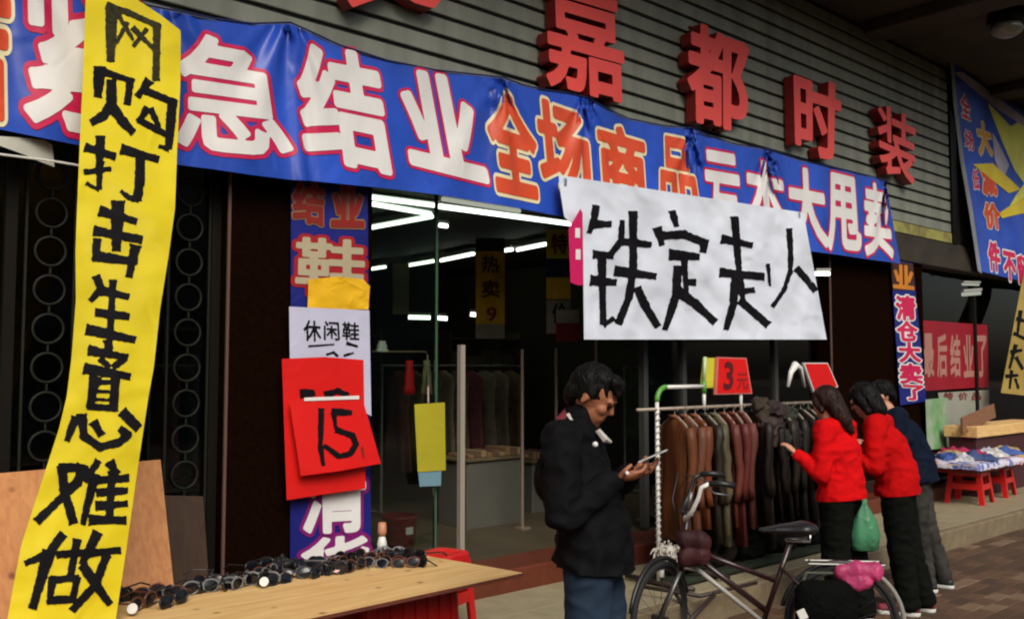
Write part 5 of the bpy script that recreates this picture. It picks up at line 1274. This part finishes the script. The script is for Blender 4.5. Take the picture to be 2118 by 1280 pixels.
# goods tray on stools
pc = PZ(2012, 950, .62)
for (dx, dy, nm) in ((-.42, -.12, 'left'), (.45, -.05, 'right')):
    stool_tree((pc.x + dx, pc.y + dy, WLK), .1, 'red plastic stool under the %s half of the cluttered goods board at far right' % nm, group='stools holding the goods board')
t = boxo('goods_board', pc.x - .95, pc.x + 1.1, pc.y - .42, pc.y + .42, .622, .640, MATS['plywood_light'], None, .003)
tag(t, 'low board on red stools carrying folded cloths at far right', 'board')
tray = boxo('red_apron', pc.x - .75, pc.x + 1.05, pc.y - .30, pc.y + .30, .52, .615, mat('crate_red', (.22, .01, .01), .5, .3, 6), None, .01); tag(tray, 'shallow dark red crate fixed under the goods board at far right', 'crate')
V = []; nx_, ny_ = 60, 30
for j_ in range(ny_ + 1):
    for i_ in range(nx_ + 1):
        u, v = -1.06 + 2.12 * i_ / nx_, -1.14 + 2.28 * j_ / ny_
        ex = max(0, abs(u) - 1) * .95; ey = max(0, abs(v) - 1) * .42
        xx = pc.x - .28 + max(-1.02, min(1.02, u)) * .66 + .01 * fbm(u * 3, v * 3, 1); yy = pc.y + max(-1.03, min(1.03, v)) * .425
        V.append((xx, yy, .646 + .022 * abs(fbm(u * 2.5, v * 2.5, 6)) + .010 * abs(fbm(u * 7, v * 7, 8)) - (ex + ey) * 1.1 - .02 * (ey > 0) * abs(fbm(u * 5, 0, 3))))
m_drp = clothmat('cloth_mixed_print', (.66, .66, .74), .7, .8, 12, .3)
_t = m_drp.node_tree; _r = [n for n in _t.nodes if n.type == 'VALTORGB'][0]
for p_, c_ in ((.40, (.05, .09, .36, 1)), (.47, (.60, .60, .70, 1)), (.56, (.62, .60, .66, 1)), (.62, (.45, .03, .08, 1))):
    e_ = _r.color_ramp.elements.new(p_); e_.color = c_
tag(pyd('printed_cloth', V, [(a * (nx_ + 1) + b, a * (nx_ + 1) + b + 1, (a + 1) * (nx_ + 1) + b + 1, (a + 1) * (nx_ + 1) + b) for a in range(ny_) for b in range(nx_)], m_drp, None, True), 'white, blue and crimson printed cloth draped over the goods board at far right', 'cloth')
cols = [((.65, .66, .72), 'white'), ((.06, .12, .40), 'blue'), ((.45, .02, .08), 'crimson'), ((.60, .45, .20), 'tan'), ((.50, .03, .12), 'raspberry'), ((.62, .64, .78), 'pale lilac'), ((.05, .08, .22), 'navy'), ((.70, .70, .68), 'off white')]
gp_ = [(-.62, -.15), (-.48, .05), (-.18, -.12), (-.30, .12), (.05, .08), (.30, -.08), (-.42, -.22), (.12, -.2), (.55, .1), (.45, -.2), (-.05, .24), (.70, -.1)]
for i, (dx, dy) in enumerate(gp_):
    c, nm = cols[i % 8]; mm = clothmat('goods_%s_%d' % (nm.replace(' ', '_'), i), c, .7, .8, 14, .5)
    bm = bmesh.new(); n = 16; w_, d_ = random.uniform(.13, .2), random.uniform(.10, .15)
    vs = {}
    for a in range(n + 1):
        for b in range(n + 1):
            u, v = a / n * 2 - 1, b / n * 2 - 1; r2 = max(abs(u), abs(v))
            h = (.11 * (1 - r2 ** 3)) * (.6 + .5 * fbm(u * 1.7 + i, v * 1.7, i)) + .012 * abs(fbm(u * 4, v * 4, i + 3)); vs[a, b] = bm.verts.new((u * w_ * (1 + .15 * fbm(v * 2, i, 1)), v * d_ * (1 + .15 * fbm(u * 2, i, 2)), max(.001, h)))
    for a in range(n):
        for b in range(n): bm.faces.new((vs[a, b], vs[a + 1, b], vs[a + 1, b + 1], vs[a, b + 1]))
    o = bmo('folded_cloth', bm, mm, smooth=True); o.location = (pc.x + dx, pc.y + dy, .655 + .0015 * i); o.rotation_euler = (0, 0, random.uniform(0, 3))
    side = ['near left corner', 'far left', 'front centre left', 'back left', 'middle', 'front right of centre', 'front left corner', 'front centre', 'back right', 'front right', 'back centre', 'right end'][i]
    tag(o, '%s crumpled cloth at the %s of the goods board' % (nm, side), 'cloth', 'cloths on the goods board')
# trestle table with tan board and cardboard behind
q = PY(2070, 900, 4.75); t = empty('trestle_table', (q.x, 4.75, WLK), label='pale wooden topped box table at the right edge behind the goods board', cat='table')
zt2 = PY(2030, 882, 4.6).z; xa = PY(2022, 900, 4.6).x
unparent_world(boxo('table_top', xa, xa + 2.2, 4.60, 5.0, zt2 - .13, zt2, MATS['plywood_light'], None, .006), t)
unparent_world(boxo('table_base', xa + .05, xa + 2.1, 4.64, 4.96, WLK, zt2 - .132, mat('base_maroon', (.05, .01, .012), .7)), t)
panel((1990, 862), (2056, 834), (2060, 862), (1992, 896), 4.80, 4.70, MATS['plywood_dark'] if False else woodmat('plywood_tan', (.20, .09, .035), (.14, .06, .02), False, 0), 'brown board scrap leaning across the end of the box table', .03)
# yellow paper strip with black writing at right edge
g9 = lambda x, z: 4.95 + .02 * math.sin(z * 5)
t = empty('yellow_strip_banner', PG(2090, 812, g9), label='narrow yellow paper strip with black brush marks at the right edge', cat='banner')
sheet_px('paper', [(2118, 560), (2160, 560)], [(2070, 812), (2122, 818)], g9, 10, 30, clothmat('paper_dull_yellow', (.42, .30, .07), .6, .4, 6, .3), t)
brush_px('brush_character', [(6, (2104, 660), (2120, 664)), (6, (2110, 645), (2104, 690)), (6, (2098, 690), (2118, 700))], g9, m_ink, t, step=1.5, rough=.5)
brush_px('brush_character', [(6, (2092, 728), (2112, 724)), (6, (2100, 715), (2088, 760)), (6, (2102, 740), (2114, 762))], g9, m_ink, t, step=1.5, rough=.5)
brush_px('brush_character', [(6, (2082, 778), (2104, 776)), (5, (2092, 768), (2088, 802)), (5, (2100, 784), (2106, 802))], g9, m_ink, t, step=1.5, rough=.5)
# big banner at the right
def g10(x, z): return 5.0 + .05 * fbm(x * 1.2, z * .7, 17) + .035 * math.sin((x * 1.0 + z * .8) * 3.2)
t = empty('blue_sale_banner', PG(2080, 595, g10), label='big blue banner with a yellow starburst hanging at the right edge', cat='banner')
Lr = [(1965, 128), (1972, 220), (1985, 330), (2004, 440), (2022, 560)]; Rr = [(2290, 350), (2290, 420), (2290, 480), (2290, 550), (2290, 622)]
c_bl2 = clothmat('banner_blue_b', (.03, .09, .52), .42, .5, 5, .3)
c_stripe = clothmat('banner_lilac', (.50, .46, .58), .45, .4, 6, .3)
sheet_px('cloth', Lr, Rr, g10, 80, 80, c_bl2, t)
m_edge = clothmat('banner_white_edge', (.30, .32, .34), .5, .3, 5, .3)
sheet_px('white_border', Lr, [(1973, 136), (1980, 226), (1994, 334), (2013, 444), (2030, 566)], g10, 60, 4, m_edge, t, .004)
c_ly = clothmat('starburst_yellow', (.80, .80, .14), .45, .4, 6, .15)
def poly_px(name, pts, g, m, parent, eps, step=3.):
    P_ = np.array(pts, float); lo = P_.min(0) - 6; hi = P_.max(0) + 6
    X, Y = np.meshgrid(np.arange(lo[0], hi[0] + step, step), np.arange(lo[1], hi[1] + step, step)); D = np.full_like(X, 99.); ins = np.zeros_like(X, bool)
    for (x1, y1), (x2, y2) in zip(pts, pts[1:] + pts[:1]):
        D = np.minimum(D, seg_dist(X, Y, (x1, y1), (x2, y2))[0]); cnd = ((y1 > Y) != (y2 > Y)) & (X < (x2 - x1) * (Y - y1) / ((y2 - y1) + 1e-9) + x1); ins ^= cnd
    V, F_ = msq(np.where(ins, -D, D), np.stack([X, Y], -1), 0); o = pyd(name, [PG(v[0], v[1], g) + Vector((0, -eps, 0)) for v in V], F_, m, None, True); return unparent_world(o, parent)
poly_px('starburst', [(2040, 210), (2090, 262), (2110, 250), (2135, 285), (2180, 270), (2180, 470), (2125, 440), (2075, 450), (2098, 408), (2118, 380), (2098, 352), (2075, 300)], g10, c_ly, t, .005)
poly_px('starburst_ray', [(2010, 340), (2052, 338), (2110, 392), (2085, 400), (2050, 372)], g10, clothmat('ray_yellow', (.74, .58, .03), .45, .4, 6, .15), t, .010)
poly_px('starburst_ray', [(2066, 440), (2120, 405), (2118, 440), (2070, 452)], g10, MATS['ray_yellow'], t, .011)
poly_px('lilac_patch', [(1972, 150), (2000, 175), (2030, 200), (2075, 235), (2118, 262), (2118, 244), (2060, 200), (1990, 150)], g10, c_stripe, t, .006)
poly_px('lilac_patch', [(2050, 270), (2066, 300), (2086, 342), (2074, 372), (2056, 330)], g10, c_stripe, t, .009)
glyph_layers('大', [(2018, 250), (2046, 262), (2052, 320), (2026, 318)], g10, [(c_cream, .09), (clothmat('print_gold', (.70, .36, .04), .5, .3, 6), .05)], t, 40)
glyph_layers('减', [(2026, 348), (2056, 352), (2062, 404), (2034, 402)], g10, [(c_cream, .09), (c_oran, .05)], t, 40)
glyph_layers('价', [(2032, 420), (2064, 424), (2068, 474), (2040, 470)], g10, [(c_cream, .09), (c_oran, .05)], t, 40)
for ch, q in (('全', [(1985, 190), (2004, 205), (2008, 250), (1988, 240)]), ('场', [(1994, 268), (2010, 276), (2014, 312), (1996, 308)]), ('低', [(2010, 350), (2022, 352), (2026, 392), (2012, 390)])):
    glyph_layers(ch, q, g10, [(c_white, .08), (c_pink, .03)], t, 36)
for ch, x0, y0 in (('一', 2040, 486), ('件', 2042, 500), ('不', 2074, 520), ('留', 2102, 528)):
    if ch == '一': continue
    glyph_layers(ch, [(x0, y0), (x0 + 24, y0 + 6), (x0 + 26, y0 + 62), (x0 + 4, y0 + 56)], g10, [(c_white, .11), (c_pink, .05)], t, 40)
# dome lamp on the soffit
q = PZ(2082, 44, CEIL - .1); t = empty('ceiling_lamp', (q.x, q.y, CEIL - .14), label='round glass lamp under the arcade ceiling at top right', cat='lamp')
bm = bmesh.new(); ell(bm, (0, 0, -.05), .17, .17, .10); bmo('glass_dome', bm, mat('lamp_glass', (.22, .24, .19), .15, .3, 12, coat=.5), t, True)
bm = bmesh.new(); bmesh.ops.create_cone(bm, cap_ends=True, segments=28, radius1=.21, radius2=.19, depth=.14); o = bmo('lamp_base', bm, m_dark, t, False); o.location = (0, 0, .07)

# ------------------------------------------------------------------ across the street: unseen, added to darken what the glass reflects
bld = empty('opposite_building', (6, -16, 0), label='unseen plain rendered building across the street behind the camera', cat='building')
m_ob1 = mat('render_wall', (.16, .15, .13), .9, .3, .8); m_ob2 = mat('window_dark', (.02, .025, .03), .1)
unparent_world(boxo('wall', -22, 34, -24, -16, -.05, 7.5, m_ob1), bld)
for i in range(16):
    for j in range(2):
        unparent_world(boxo('window', -20 + i * 3.3, -18.4 + i * 3.3, -15.99, -15.95, 1.0 + j * 3.2, 2.8 + j * 3.2, m_ob2), bld)
upper = boxo('upper_storey', -10, 30, 3.2, 16.4, CEIL + .402, CEIL + 3.2, m_ob1); upper['kind'] = 'structure'

bpy.data.objects.remove(_to)
